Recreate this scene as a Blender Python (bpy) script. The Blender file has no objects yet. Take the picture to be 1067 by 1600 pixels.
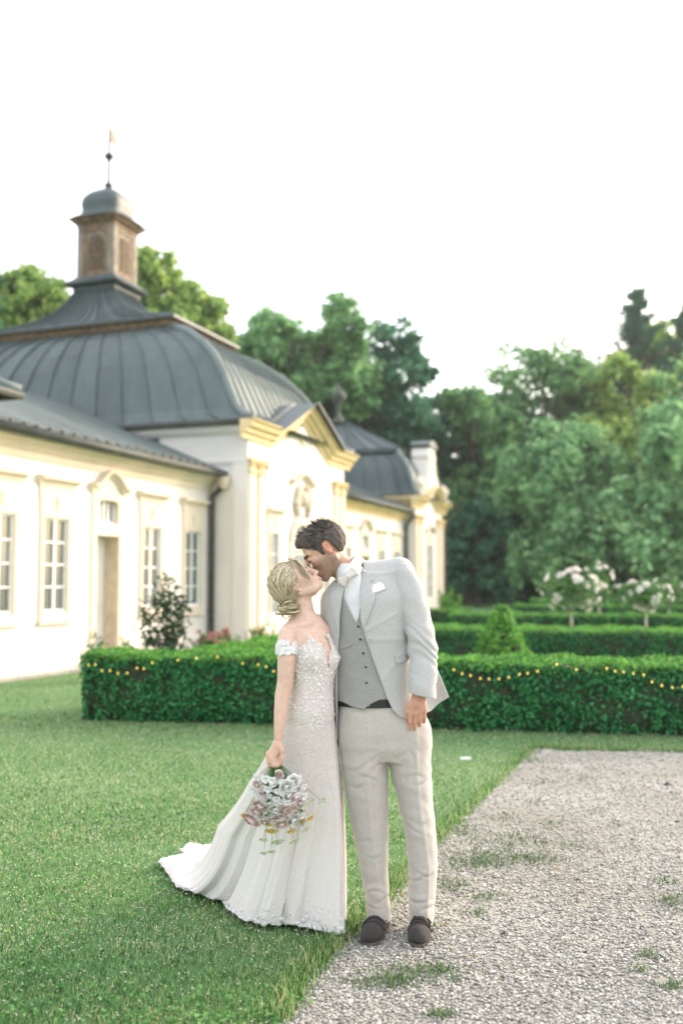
import bpy, bmesh, math, random
import numpy as np
from mathutils import Vector, Matrix
random.seed(7)
R = math.radians
scene = bpy.context.scene
COL = scene.collection

# ------------------------------------------------------------------ camera
CAM_H, F_PX, PITCH = 1.54, 1555.6, R(4.04)
cam_data = bpy.data.cameras.new('camera')
cam = bpy.data.objects.new('camera', cam_data); COL.objects.link(cam)
cam.location = (0, 0, CAM_H); cam.rotation_euler = (R(90) + PITCH, 0, 0)
cam_data.sensor_fit = 'VERTICAL'; cam_data.sensor_height = 36.0; cam_data.lens = 35.0
cam_data.clip_end = 2000.0; cam_data.clip_start = 0.05
cam_data.dof.use_dof = True; cam_data.dof.focus_distance = 4.45; cam_data.dof.aperture_fstop = 1.4
scene.camera = cam

# ------------------------------------------------------------------ sky and sun
SUN_EL, SUN_AZ = R(20), R(52)           # azimuth clockwise from +Y (the view direction)
world = bpy.data.worlds.new('World'); scene.world = world; world.use_nodes = True
wn = world.node_tree.nodes; wl = world.node_tree.links
for n in list(wn): wn.remove(n)
sky = wn.new('ShaderNodeTexSky'); sky.sky_type = 'NISHITA'; sky.sun_disc = False
sky.sun_elevation = SUN_EL; sky.sun_rotation = SUN_AZ
sky.air_density = 1.0; sky.dust_density = 5.0; sky.ozone_density = 1.0; sky.altitude = 200
bgn = wn.new('ShaderNodeBackground'); bgn.inputs['Strength'].default_value = 0.15
won = wn.new('ShaderNodeOutputWorld')
veil = wn.new('ShaderNodeMix'); veil.data_type = 'RGBA'     # even veil of thin white cloud over the whole sky
veil.inputs[0].default_value = 0.74; veil.inputs[7].default_value = (1.60, 1.53, 1.44, 1)
wl.new(sky.outputs[0], veil.inputs[6]); wl.new(veil.outputs[2], bgn.inputs['Color']); wl.new(bgn.outputs[0], won.inputs['Surface'])
sun_data = bpy.data.lights.new('sun', 'SUN'); sun = bpy.data.objects.new('sun', sun_data); COL.objects.link(sun)
sun_data.energy = 0.5; sun_data.angle = R(20); sun_data.color = (1.0, 0.87, 0.72)
sdir = Vector((math.sin(SUN_AZ) * math.cos(SUN_EL), math.cos(SUN_AZ) * math.cos(SUN_EL), math.sin(SUN_EL)))
sun.rotation_euler = sdir.to_track_quat('Z', 'Y').to_euler(); sun.location = (30, 0, 20)

vs = scene.view_settings
vs.view_transform = 'Standard'; vs.look = 'None'; vs.gamma = 1.0; vs.use_curve_mapping = False
vs.exposure = 3.0
scene.render.engine = 'CYCLES'
scene.cycles.use_denoising = True
scene.cycles.max_bounces = 8; scene.cycles.transparent_max_bounces = 12
scene.cycles.sample_clamp_indirect = 6.0

# ------------------------------------------------------------------ helpers
CP, SP = math.cos(PITCH), math.sin(PITCH)
def ray(px, py):
    a, b = (px - 533.5) / F_PX, (800 - py) / F_PX
    return a, CP - b * SP, SP + b * CP
def gp(px, py, z=0.0):                  # pixel -> point on the level z
    a, b, c = ray(px, py); s = (z - CAM_H) / c
    return Vector((a * s, b * s, z))
def pt(px, py, Y):                      # pixel -> point at the distance Y that its thing stands at
    a, b, c = ray(px, py); s = Y / b
    return Vector((a * s, Y, CAM_H + c * s))

def tag(o, label=None, cat=None, group=None, kind=None):
    if label: o['label'] = label
    if cat: o['category'] = cat
    if group: o['group'] = group
    if kind: o['kind'] = kind
    return o
def empty(name, loc=(0, 0, 0), rz=0.0, parent=None):
    o = bpy.data.objects.new(name, None); COL.objects.link(o)
    o.location = loc; o.rotation_euler = (0, 0, rz); o.empty_display_size = 0.2
    if parent: o.parent = parent
    return o
def link(name, me, parent=None, loc=None, rot=None):
    o = bpy.data.objects.new(name, me); COL.objects.link(o)
    if parent: o.parent = parent
    if loc is not None: o.location = loc
    if rot is not None: o.rotation_euler = rot
    return o
def np_mesh(name, V, F, mat=None, smooth=False):
    """V (n,3) and F (m,k) of one face size, or a list of such F arrays"""
    V = np.asarray(V, dtype=np.float32)
    Fs = [np.asarray(f, dtype=np.int32) for f in (F if isinstance(F, list) else [F]) if len(f)]
    me = bpy.data.meshes.new(name)
    me.vertices.add(len(V)); me.vertices.foreach_set('co', V.ravel())
    nl = sum(f.size for f in Fs); npol = sum(len(f) for f in Fs)
    me.loops.add(nl); me.polygons.add(npol)
    me.loops.foreach_set('vertex_index', np.concatenate([f.ravel() for f in Fs]))
    st = []; c = 0
    for f in Fs:
        st.append(c + np.arange(len(f)) * f.shape[1]); c += f.size
    me.polygons.foreach_set('loop_start', np.concatenate(st).astype(np.int32))
    if smooth: me.polygons.foreach_set('use_smooth', np.ones(npol, dtype=bool))
    me.update(calc_edges=True); me.validate(verbose=False)
    if mat: me.materials.append(mat)
    return me

class MB:
    """collects shapes into one mesh"""
    def __init__(s): s.v = []; s.f = []
    def add(s, V, F):
        b = len(s.v); s.v += [tuple(p) for p in V]; s.f += [tuple(b + i for i in f) for f in F]; return s
    def box(s, x0, x1, y0, y1, z0, z1):
        V = [(x0,y0,z0),(x1,y0,z0),(x1,y1,z0),(x0,y1,z0),(x0,y0,z1),(x1,y0,z1),(x1,y1,z1),(x0,y1,z1)]
        return s.add(V, [(3,2,1,0),(4,5,6,7),(0,1,5,4),(1,2,6,5),(2,3,7,6),(3,0,4,7)])
    def prism(s, poly, axis, a, b):
        """poly of 2D points extruded along axis from a to b. axis 'x': (y,z); 'y': (x,z); 'z': (x,y)"""
        def P(p, t): return {'x': (t, p[0], p[1]), 'y': (p[0], t, p[1]), 'z': (p[0], p[1], t)}[axis]
        n = len(poly); V = [P(p, a) for p in poly] + [P(p, b) for p in poly]
        F = [tuple(range(n))[::-1], tuple(range(n, 2 * n))] + [(i, (i + 1) % n, n + (i + 1) % n, n + i) for i in range(n)]
        return s.add(V, F)
    def loft(s, rings, cap=True, closed=True):
        n = len(rings[0]); V = [p for r in rings for p in r]; F = []
        for k in range(len(rings) - 1):
            for i in range(n if closed else n - 1):
                j = (i + 1) % n
                F.append((k*n+i, k*n+j, (k+1)*n+j, (k+1)*n+i))
        if cap: F += [tuple(range(n))[::-1], tuple(range((len(rings)-1)*n, len(rings)*n))]
        return s.add(V, F)
    def tube(s, pts, rad, n=8, cap=True):
        pts = [Vector(p) for p in pts]; m = len(pts)
        if not hasattr(rad, '__len__'): rad = [rad] * m
        rings = []; up = None
        for i, p in enumerate(pts):
            t = (pts[min(i+1, m-1)] - pts[max(i-1, 0)]).normalized()
            if up is None: up = Vector((0,0,1)) if abs(t.z) < .9 else Vector((1,0,0))
            a = t.cross(up).normalized(); b = a.cross(t).normalized(); up = b
            rings.append([tuple(p + (a * math.cos(q) + b * math.sin(q)) * rad[i]) for q in [2*math.pi*k/n for k in range(n)]])
        return s.loft(rings, cap)
    def lathe(s, prof, c=(0,0,0), n=16):
        rings = [[(c[0] + r*math.cos(2*math.pi*k/n), c[1] + r*math.sin(2*math.pi*k/n), c[2] + z) for k in range(n)] for r, z in prof]
        return s.loft(rings)
    def mesh(s, name, mat, smooth=False, fix=True):
        me = bpy.data.meshes.new(name); me.from_pydata(s.v, [], s.f)
        if fix:
            bm = bmesh.new(); bm.from_mesh(me); bmesh.ops.recalc_face_normals(bm, faces=bm.faces); bm.to_mesh(me); bm.free()
        if smooth: me.polygons.foreach_set('use_smooth', np.ones(len(me.polygons), dtype=bool))
        if mat: me.materials.append(mat)
        me.update(); return me
    def build(s, name, mat, parent=None, smooth=False, loc=None, rot=None):
        return link(name, s.mesh(name, mat, smooth), parent, loc, rot)

# ------------------------------------------------------------------ materials
def newmat(name):
    m = bpy.data.materials.new(name); m.use_nodes = True
    nt = m.node_tree; b = nt.nodes['Principled BSDF']; return m, nt, b
def nd(nt, t, **kw):
    n = nt.nodes.new(t)
    for k, v in kw.items():
        if k in n.inputs: n.inputs[k].default_value = v
        else: setattr(n, k, v)
    return n
def ramp(nt, fac, stops):
    r = nt.nodes.new('ShaderNodeValToRGB'); e = r.color_ramp.elements
    while len(e) < len(stops): e.new(0.5)
    for i, (p, c) in enumerate(stops):
        e[i].position = p; e[i].color = (*c, 1) if len(c) == 3 else c
    nt.links.new(fac, r.inputs[0]); return r.outputs[0]
def pmat(name, col, rough=0.7, var=0.12, scale=3.0, bump=0.0, bscale=40.0, metallic=0.0, spec=0.5, detail=5.0, col2=None, sheen=0.0):
    m, nt, b = newmat(name)
    tc = nd(nt, 'ShaderNodeTexCoord')
    nz = nd(nt, 'ShaderNodeTexNoise', Scale=scale, Detail=detail, Roughness=0.6)
    nt.links.new(tc.outputs['Object'], nz.inputs['Vector'])
    c2 = col2 or tuple(c * (1 - 2 * var) for c in col); c1 = col if col2 else tuple(min(1, c * (1 + var)) for c in col)
    cr = ramp(nt, nz.outputs[0], [(0.3, c2), (0.7, c1)])
    nt.links.new(cr, b.inputs['Base Color'])
    b.inputs['Roughness'].default_value = rough; b.inputs['Metallic'].default_value = metallic
    b.inputs['Specular IOR Level'].default_value = spec
    if sheen: b.inputs['Sheen Weight'].default_value = sheen
    if bump:
        n2 = nd(nt, 'ShaderNodeTexNoise', Scale=bscale, Detail=4.0); nt.links.new(tc.outputs['Object'], n2.inputs['Vector'])
        bp = nd(nt, 'ShaderNodeBump', Strength=bump, Distance=0.02); nt.links.new(n2.outputs[0], bp.inputs['Height'])
        nt.links.new(bp.outputs[0], b.inputs['Normal'])
    return m
def leafmat(name, cols, trans=0.35, rough=0.5, patch=0.6, patch_cols=None, spec=0.12, mixf=0.5):
    """cols: stops along a random value per leaf; a slow noise shifts the value clump by clump"""
    m, nt, b = newmat(name)
    g = nd(nt, 'ShaderNodeNewGeometry'); tc = nd(nt, 'ShaderNodeTexCoord')
    nz = nd(nt, 'ShaderNodeTexNoise', Scale=patch, Detail=3.0); nt.links.new(tc.outputs['Object'], nz.inputs['Vector'])
    mx = nd(nt, 'ShaderNodeMix', data_type='FLOAT'); mx.inputs[0].default_value = mixf
    nt.links.new(g.outputs['Random Per Island'], mx.inputs[2]); nt.links.new(nz.outputs[0], mx.inputs[3])
    n = len(cols); cr = ramp(nt, mx.outputs[0], [(0.2 + 0.6 * i / (n - 1), c) for i, c in enumerate(cols)])
    nt.links.new(cr, b.inputs['Base Color']); b.inputs['Roughness'].default_value = rough + .15
    b.inputs['Specular IOR Level'].default_value = spec
    if trans:
        t = nd(nt, 'ShaderNodeBsdfTranslucent'); nt.links.new(cr, t.inputs['Color'])
        ms = nd(nt, 'ShaderNodeMixShader'); ms.inputs[0].default_value = trans
        out = nt.nodes['Material Output']
        nt.links.new(b.outputs[0], ms.inputs[1]); nt.links.new(t.outputs[0], ms.inputs[2]); nt.links.new(ms.outputs[0], out.inputs['Surface'])
    return m

def leaf_cloud(P, N, size, rng, aspect=0.6, jitter=0.9):
    """rhombic leaves at P facing roughly N; returns V, F(quads)"""
    n = len(P); P = np.asarray(P); N = np.asarray(N) + rng.normal(0, jitter, (n, 3))
    N /= np.linalg.norm(N, axis=1, keepdims=True) + 1e-9
    T = rng.normal(0, 1, (n, 3)); T -= N * np.sum(T * N, axis=1, keepdims=True); T /= np.linalg.norm(T, axis=1, keepdims=True) + 1e-9
    B = np.cross(N, T); s = np.asarray(size).reshape(-1, 1) * np.ones((n, 1))
    bend = N * s * 0.18
    V = np.stack([P - T * s, P + B * s * aspect + bend, P + T * s, P - B * s * aspect + bend], axis=1).reshape(-1, 3)
    F = np.arange(4 * n).reshape(-1, 4)
    return V, F
# ------------------------------------------------------------------ ground
M = {}
def ground_mat():
    m, nt, b = newmat('lawn_soil'); tc = nd(nt, 'ShaderNodeTexCoord')
    n1 = nd(nt, 'ShaderNodeTexNoise', Scale=0.35, Detail=6.0); n2 = nd(nt, 'ShaderNodeTexNoise', Scale=70.0, Detail=3.0)
    for n in (n1, n2): nt.links.new(tc.outputs['Object'], n.inputs['Vector'])
    mx = nd(nt, 'ShaderNodeMix', data_type='FLOAT'); mx.inputs[0].default_value = 0.45
    nt.links.new(n1.outputs[0], mx.inputs[2]); nt.links.new(n2.outputs[0], mx.inputs[3])
    c = ramp(nt, mx.outputs[0], [(0.33, (0.06, 0.13, 0.04)), (0.5, (0.092, 0.205, 0.066)), (0.68, (0.166, 0.241, 0.116))])
    nt.links.new(c, b.inputs['Base Color']); b.inputs['Roughness'].default_value = 0.9
    bp = nd(nt, 'ShaderNodeBump', Strength=0.6, Distance=0.03); nt.links.new(n2.outputs[0], bp.inputs['Height']); nt.links.new(bp.outputs[0], b.inputs['Normal'])
    return m
M['lawn'] = ground_mat()
g = MB(); g.add([(-400, -60, 0), (400, -60, 0), (400, 700, 0), (-400, 700, 0)], [(0, 1, 2, 3)])
tag(g.build('lawn', M['lawn']), 'mown green lawn stretching to the wood', None, None, 'structure')

# gravel path: edge traced on the ground
edge_px = [(445,1600),(462,1568),(482,1540),(500,1512),(522,1488),(548,1466),(572,1446),(600,1420),(628,1386),(655,1350),(690,1312),(716,1286),(748,1256),(786,1220),(812,1192),(838,1170)]
edge = [gp(*p) for p in edge_px]
e0 = edge[0]; back = (edge[0] - edge[2]).normalized()
rng = np.random.default_rng(3)
pl = [e0 + back * k for k in (6.0, 3.0, 1.5, 0.6)] + edge
far_r = gp(1067, 1176); top = edge[-1]
pl += [top.lerp(far_r, k) for k in (0.25, 0.5, 0.75, 1.0)] + [top + (far_r - top) * 4.0, Vector((14, -8, 0)), Vector((pl[0].x, -8, 0))]
dense = []
for i in range(len(pl) - 3):
    a, b_ = pl[i], pl[i + 1]; n = max(1, int((b_ - a).length / 0.06)) if i < len(pl) - 4 else 20
    for k in range(n):
        q = a.lerp(b_, k / n); far_ = i >= len(edge) + 3; dense.append((q.x + rng.normal(0, 0.014), q.y + rng.normal(0, 0.014) + (.10 * math.sin(len(dense) * .31) + .08 * math.sin(len(dense) * .83) if far_ else .03 * math.sin(len(dense) * .27))))
GRAVEL = np.array(dense + [(p.x, p.y) for p in pl[-3:]])
def inside(P, poly):
    x, y = P[:, 0], P[:, 1]; r = np.zeros(len(P), bool); n = len(poly); j = n - 1
    for i in range(n):
        xi, yi = poly[i]; xj, yj = poly[j]
        if yi != yj: r ^= ((yi > y) != (yj > y)) & (x < (xj - xi) * (y - yi) / (yj - yi) + xi)
        j = i
    return r
def gravel_mat():
    m, nt, b = newmat('gravel'); tc = nd(nt, 'ShaderNodeTexCoord')
    v = nd(nt, 'ShaderNodeTexVoronoi', Scale=95.0); n1 = nd(nt, 'ShaderNodeTexNoise', Scale=1.2, Detail=5.0); n3 = nd(nt, 'ShaderNodeTexNoise', Scale=220.0, Detail=2.0)
    for n in (v, n1, n3): nt.links.new(tc.outputs['Object'], n.inputs['Vector'])
    c = ramp(nt, v.outputs['Color'], [(0.0, (0.225, 0.22, 0.197)), (0.5, (0.363, 0.357, 0.323)), (1.0, (0.5, 0.49, 0.453))])
    c2 = ramp(nt, n1.outputs[0], [(0.35, (0.72, 0.70, 0.66)), (0.65, (1, 1, 1))])
    mx = nd(nt, 'ShaderNodeMix', data_type='RGBA', blend_type='MULTIPLY'); mx.inputs[0].default_value = 1.0
    nt.links.new(c, mx.inputs[6]); nt.links.new(c2, mx.inputs[7]); nt.links.new(mx.outputs[2], b.inputs['Base Color'])
    b.inputs['Roughness'].default_value = 0.95
    bp = nd(nt, 'ShaderNodeBump', Strength=0.9, Distance=0.01); nt.links.new(v.outputs['Distance'], bp.inputs['Height']); nt.links.new(bp.outputs[0], b.inputs['Normal'])
    return m
M['gravel'] = gravel_mat()
gm = MB(); gm.add([(p[0], p[1], 0.004) for p in GRAVEL], [tuple(range(len(GRAVEL)))])
tag(gm.build('gravel_path', M['gravel']), 'pale crushed gravel path beside the lawn', None, None, 'structure')
# loose stones: real little stones on the near gravel
def field(n, y0, y1, rng, power=1.6, margin=1.2):
    u = rng.random(n); k = 1 - power
    Y = (y0 ** k + u * (y1 ** k - y0 ** k)) ** (1 / k)
    X = (rng.random(n) * 2 - 1) * (Y * 0.36 + margin)
    return np.stack([X, Y], 1)
rg = np.random.default_rng(11)
Q = field(120000, 2.9, 9.6, rg, 1.9, 0.6); Q = Q[inside(Q, GRAVEL)]
n = len(Q); oc = np.array([(1,0,0),(0,1,0),(-1,0,0),(0,-1,0),(0,0,1),(0,0,-.4)], float)
of = np.array([(0,1,4),(1,2,4),(2,3,4),(3,0,4),(1,0,5),(2,1,5),(3,2,5),(0,3,5)])
sz = rg.gamma(3, 0.0010, n) + 0.0018 + 0.0004 * Q[:, 1]
an = rg.random(n) * 6.28; ca, sa = np.cos(an), np.sin(an)
V = oc[None] * (1 + rg.normal(0, .22, (n, 6, 3))) * np.array([1.25, .9, .62]) * sz[:, None, None]
V = np.stack([V[..., 0]*ca[:, None]-V[..., 1]*sa[:, None], V[..., 0]*sa[:, None]+V[..., 1]*ca[:, None], V[..., 2]], -1)
V += np.concatenate([Q, 0.005 + rg.random((n, 1)) * 0.003], 1)[:, None]
def stone_mat():
    m, nt, b = newmat('pebble'); g_ = nd(nt, 'ShaderNodeNewGeometry')
    c = ramp(nt, g_.outputs['Random Per Island'], [(0, (0.1, 0.1, 0.093)), (0.15, (0.241, 0.232, 0.205)), (0.55, (0.397, 0.386, 0.351)), (0.88, (0.57, 0.552, 0.512)), (1.0, (0.349, 0.299, 0.241))])
    nt.links.new(c, b.inputs['Base Color']); b.inputs['Roughness'].default_value = 0.85; return m
M['pebble'] = stone_mat()
pb = link('gravel', np_mesh('gravel', V.reshape(-1, 3), (of[None] + 6 * np.arange(n)[:, None, None]).reshape(-1, 3), M['pebble']))
tag(pb, 'loose pale pebbles lying over the gravel path', 'gravel', None, 'stuff')

# grass blades
M['grass'] = leafmat('grass_blade', [(0.034, 0.098, 0.026), (0.083, 0.197, 0.052), (0.143, 0.3, 0.084), (0.242, 0.404, 0.136), (0.572, 0.538, 0.303)], trans=0.35, rough=0.45, patch=1.1, mixf=0.36)
M['clover'] = leafmat('clover_leaf', [(0.049, 0.156, 0.04), (0.11, 0.28, 0.076), (0.23, 0.414, 0.143)], trans=0.3, rough=0.5, patch=2.0, mixf=.35)
def blades(Q, rng, h0, h1, w, lean=0.7):
    n = len(Q); h = h0 + rng.random(n) ** 1.5 * (h1 - h0); a = rng.random(n) * 6.28; l = h * rng.random(n) * lean
    w = w * (0.7 + 0.6 * rng.random(n)); dx, dy = np.cos(a), np.sin(a); tx, ty = -dy, dx
    z0 = np.zeros(n)
    def P(ox, oy, z): return np.stack([Q[:, 0] + ox, Q[:, 1] + oy, z], 1)
    v = [P(-tx*w, -ty*w, z0), P(tx*w, ty*w, z0), P(dx*l*.4+tx*w*.8, dy*l*.4+ty*w*.8, h*.6), P(dx*l*.4-tx*w*.8, dy*l*.4-ty*w*.8, h*.6), P(dx*l, dy*l, h)]
    V = np.stack(v, 1).reshape(-1, 3); b = 5 * np.arange(n)[:, None]
    return V, b + np.array([0, 1, 2, 3]), b + np.array([3, 2, 4])
def grass_obj(name, Q, h0, h1, w, label, mat='grass', seed=5, lean=1.2, parent=None):
    V, q, t = blades(Q, np.random.default_rng(seed), h0, h1, w, lean)
    o = link(name, np_mesh(name, V, [q, t], M[mat]), parent); return tag(o, label, None if parent else 'grass', None, 'stuff')
rg = np.random.default_rng(21)
Q = field(190000, 2.9, 11.5, rg, 1.7, 0.8); dx = rg.normal(0, .03, Q.shape); Q = Q[~inside(Q + dx, GRAVEL)]
near = Q[Q[:, 1] < 6.0]; mid = Q[Q[:, 1] >= 6.0]
grass_obj('grass', near, 0.008, 0.030, 0.0019, 'short clover-flecked grass of the near lawn')
grass_obj('grass', mid, 0.008, 0.030, 0.0032, 'short grass of the lawn running up to the hedges', seed=6)
Q = field(26000, 10.5, 30, rg, 1.5, 1.0); Q = Q[~inside(Q, GRAVEL) & (Q[:, 0] < 2)]
grass_obj('grass', Q, 0.01, 0.035, 0.006, 'short grass of the lawn below the building', seed=8)
# clover leaves lying among the blades
Q = field(42000, 2.9, 9.5, rg, 1.7, 0.6); Q = Q[~inside(Q + rg.normal(0, .05, Q.shape), GRAVEL)]
nz = np.sin(Q[:, 0] * 3.1 + 1.3 * np.sin(Q[:, 1] * 2.3)) + np.sin(Q[:, 1] * 4.1 + Q[:, 0]); Q = Q[nz + rg.normal(0, .7, len(Q)) > 0.2]
Pc = np.concatenate([Q, 0.014 + 0.016 * rg.random((len(Q), 1))], 1)
V, F = leaf_cloud(Pc, np.tile([0, 0, 1.0], (len(Pc), 1)), 0.006 + 0.006 * rg.random(len(Pc)), rg, 0.8, 0.45)
tag(link('clover', np_mesh('clover', V, F, M['clover'])), 'round clover leaves scattered through the near grass', 'clover', None, 'stuff')
# dry bits and tiny white clover heads in the lawn
M['straw'] = leafmat('straw', [(0.36, 0.324, 0.216), (0.495, 0.432, 0.324), (0.63, 0.576, 0.486), (0.72, 0.684, 0.63)], .2, .6, 2.0, mixf=.3)
Q = np.concatenate([field(12000, 2.9, 11.0, rg, 1.5, 0.6), field(24000, 4.2, 11.0, rg, 1.05, 0.6)]); Q = Q[~inside(Q, GRAVEL)]
Pc = np.concatenate([Q, 0.014 + 0.016 * rg.random((len(Q), 1))], 1)
V, F = leaf_cloud(Pc, np.tile([0, 0, 1.0], (len(Pc), 1)), 0.0018 + 0.0022 * rg.random(len(Pc)) + 0.0004 * Q[:, 1], rg, 0.6, 0.6)
tag(link('dry_grass_bits', np_mesh('dry_grass_bits', V, F, M['straw'])), 'pale dry clippings and clover heads dotting the lawn', 'clippings', None, 'stuff')
M['weed'] = leafmat('weed_leaf', [(0.06, 0.12, 0.045), (0.10, 0.18, 0.07), (0.20, 0.26, 0.13)], .25, .5, 6.0, mixf=.3)
# weeds growing through the gravel: tufts in patches
patches = [(800,1318,70,14,420),(770,1340,50,10,300),(745,1352,55,9,360),(835,1345,45,9,260),(720,1300,30,9,150),(775,1278,30,6,90),(830,1255,20,5,50),(700,1385,22,8,140),(760,1405,22,6,80),(745,1430,12,5,50),
           (640,1525,60,16,340),(600,1540,45,10,200),(690,1520,30,9,120),(1055,1410,26,10,160),(1040,1380,20,5,60),(1010,1495,16,6,60),(1050,1545,24,8,90),(1000,1520,12,5,40),(880,1205,25,4,50),(850,1222,18,4,40),(930,1203,26,4,50),(905,1218,20,4,40),
           (980,1235,14,4,30),(685,1590,18,6,90),(830,1190,20,5,90),(960,1290,14,4,30),(865,1290,20,5,40),(900,1325,20,5,30),(665,1450,20,6,60)]
for k, (cx, cy, rx, ry, nb) in enumerate(patches):
    nb = int(nb * .7); u = rg.normal(0, .62, (nb, 2)); pts = np.array([gp(cx + a * rx, cy + b * ry)[:2] for a, b in u]); c = pts.mean(0)
    V, q, t = blades(pts - c, np.random.default_rng(100 + k), 0.008, 0.035, 0.0024, 1.6)
    V2, F2 = leaf_cloud(np.concatenate([(pts - c)[: nb // 2], np.full((nb // 2, 1), 0.010)], 1), np.tile([0, 0, 1.], (nb // 2, 1)), 0.007, rg, .7, .5)
    o = link('weed_patch', np_mesh('weed_patch', np.concatenate([V, V2]), [np.concatenate([q, F2 + len(V)]), t], M['weed']), None, (c[0], c[1], 0.005))
    tag(o, 'low green weeds sprouting through the pale gravel', 'weeds', 'weeds in the gravel', 'stuff')
# shaggy grass along the path edge
ed = np.array([(p.x, p.y) for p in edge] + [tuple(top.lerp(far_r, k)[:2]) for k in (.1, .3, .5, .7, .9, 1.1)])
seg = rg.integers(0, len(ed) - 1, 5200); f = rg.random((5200, 1)); Q = ed[seg] * (1 - f) + ed[seg + 1] * f + rg.normal(0, .035, (5200, 2)) + np.array([-.03, .02])
grass_obj('edge_grass', Q, 0.02, 0.075, 0.0022, 'longer shaggy grass fringing the gravel path', seed=31, lean=1.0)
# litter, leaves and small stones
M['white_paper'] = pmat('white_paper', (0.85, 0.85, 0.86), 0.6, 0.04)
b = MB(); b.loft([[(-.045, -.012, 0), (.045, -.016, 0), (.047, .014, 0), (-.043, .016, 0)], [(-.045, -.010, .018), (.043, -.013, .022), (.044, .012, .020), (-.042, .013, .016)]])
tag(b.build('paper_scrap', M['white_paper'], None, False, gp(727, 1192) + Vector((0, 0, .03)), (0, 0, .1)), 'small white paper scrap lying on the lawn', 'paper')
M['dead_leaf'] = pmat('dead_leaf', (0.42, 0.24, 0.09), 0.8, 0.3, 30)
lf = MB(); lf.add([(-.022, 0, .004), (-.008, .012, .010), (.012, .011, .007), (.026, 0, .012), (.012, -.011, .008), (-.008, -.012, .005), (0, 0, .002)], [(0, 6, 1), (1, 6, 2), (2, 6, 3), (3, 6, 4), (4, 6, 5), (5, 6, 0)])
lfm = lf.mesh('dry_leaf', M['dead_leaf'])
for k, (x, y) in enumerate([(612,1404),(628,1400),(1012,1232),(660,1372),(870,1362),(693,1448),(760,1368),(718,1288),(905,1395),(547,1462),(736,1500),(940,1335)]):
    o = link('dry_leaf', lfm, None, gp(x, y) + Vector((0, 0, .008)), (0, 0, k * 1.7)); o.scale = (.55 + .1 * (k % 4),) * 3
    tag(o, 'curled brown fallen leaf on the gravel', 'leaf', 'fallen leaves on the path')
M['dark_stone'] = pmat('dark_stone', (0.07, 0.07, 0.075), 0.8, 0.2)
for k, (x, y, s) in enumerate([(1042,1228,.035),(1048,1240,.02),(1057,1286,.022),(788,1462,.022),(915,1490,.016),(1035,1500,.018),(735,1262,.02)]):
    sb = MB(); rr = random.Random(k); sb.add([(c[0]*s*(1+rr.uniform(-.2,.2)), c[1]*s*.8, c[2]*s*.7) for c in oc], [tuple(f) for f in of])
    tag(sb.build('dark_stone', M['dark_stone'], None, False, gp(x, y) + Vector((0, 0, s * .25))), 'dark stone lying on the pale gravel', 'stone', 'dark stones on the path')
# ------------------------------------------------------------------ the garden building
M['render'] = pmat('lime_render', (0.735, 0.69, 0.645), 0.85, 0.035, 0.9, 0.15, 60)
M['render_side'] = M['render']
M['trim'] = pmat('cream_trim', (0.68, 0.585, 0.47), 0.8, 0.05, 1.5, 0.1, 50)
M['trim_warm_lit'] = pmat('warm_lit_trim', (0.72, 0.55, 0.30), 0.75, 0.08, 2.0, 0.1, 50)  # yellow carries the warm light that falls on the mouldings
M['plinth'] = pmat('plinth', (0.66, 0.60, 0.54), 0.85, 0.08, 2.0, 0.2, 40)
def roof_mat(name, a, b_, rough):
    m, nt, b = newmat(name); tc = nd(nt, 'ShaderNodeTexCoord')
    mp = nd(nt, 'ShaderNodeMapping'); mp.inputs['Scale'].default_value = (1.6, 1.6, 0.45); nt.links.new(tc.outputs['Object'], mp.inputs[0])
    n1 = nd(nt, 'ShaderNodeTexNoise', Scale=1.6, Detail=7.0, Roughness=0.65); nt.links.new(mp.outputs[0], n1.inputs['Vector'])
    oi = nd(nt, 'ShaderNodeObjectInfo'); mx = nd(nt, 'ShaderNodeMix', data_type='FLOAT'); mx.inputs[0].default_value = 0.3
    nt.links.new(n1.outputs[0], mx.inputs[2]); nt.links.new(oi.outputs['Random'], mx.inputs[3])
    nt.links.new(ramp(nt, mx.outputs[0], [(0.28, a), (0.72, b_)]), b.inputs['Base Color'])
    b.inputs['Roughness'].default_value = rough; b.inputs['Metallic'].default_value = 0.0; b.inputs['Specular IOR Level'].default_value = 0.4
    bp = nd(nt, 'ShaderNodeBump', Strength=0.25, Distance=0.02); nt.links.new(n1.outputs[0], bp.inputs['Height']); nt.links.new(bp.outputs[0], b.inputs['Normal'])
    return m
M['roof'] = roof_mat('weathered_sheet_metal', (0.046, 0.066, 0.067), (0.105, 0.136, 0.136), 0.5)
M['roof_pale_lit'] = roof_mat('pale_lit_sheet_metal', (0.085, 0.112, 0.108), (0.17, 0.205, 0.195), 0.5)  # paler sheet of wings and hips; on mansard fronts it paints in sky light
M['roof_under'] = pmat('roof_boards', (0.07, 0.07, 0.068), 0.8)
M['gutter'] = pmat('gutter_metal', (0.075, 0.082, 0.072), 0.6, 0.15, 4, spec=.2)
M['pipe'] = pmat('downpipe', (0.06, 0.055, 0.05), 0.5, 0.2, 8)
M['white_wood'] = pmat('white_window_paint', (0.80, 0.80, 0.78), 0.5, 0.03)
M['door_paint'] = pmat('white_door_paint', (0.78, 0.76, 0.73), 0.5, 0.04, 4)
M['door_reveal'] = pmat('door_reveal', (0.58, 0.49, 0.37), 0.85, 0.12, 6)
M['wood'] = pmat('weathered_wood', (0.20, 0.13, 0.075), 0.75, 0.3, 5, 0.3, 50)
M['wood_grey'] = pmat('grey_painted_wood', (0.24, 0.205, 0.165), 0.75, 0.25, 4, 0.3, 50)
M['louvre'] = pmat('louvre_wood', (0.15, 0.10, 0.06), 0.8, 0.3, 9)
M['gilt'] = pmat('gilt', (0.16, 0.11, 0.04), 0.6, 0.2, 9)
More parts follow.
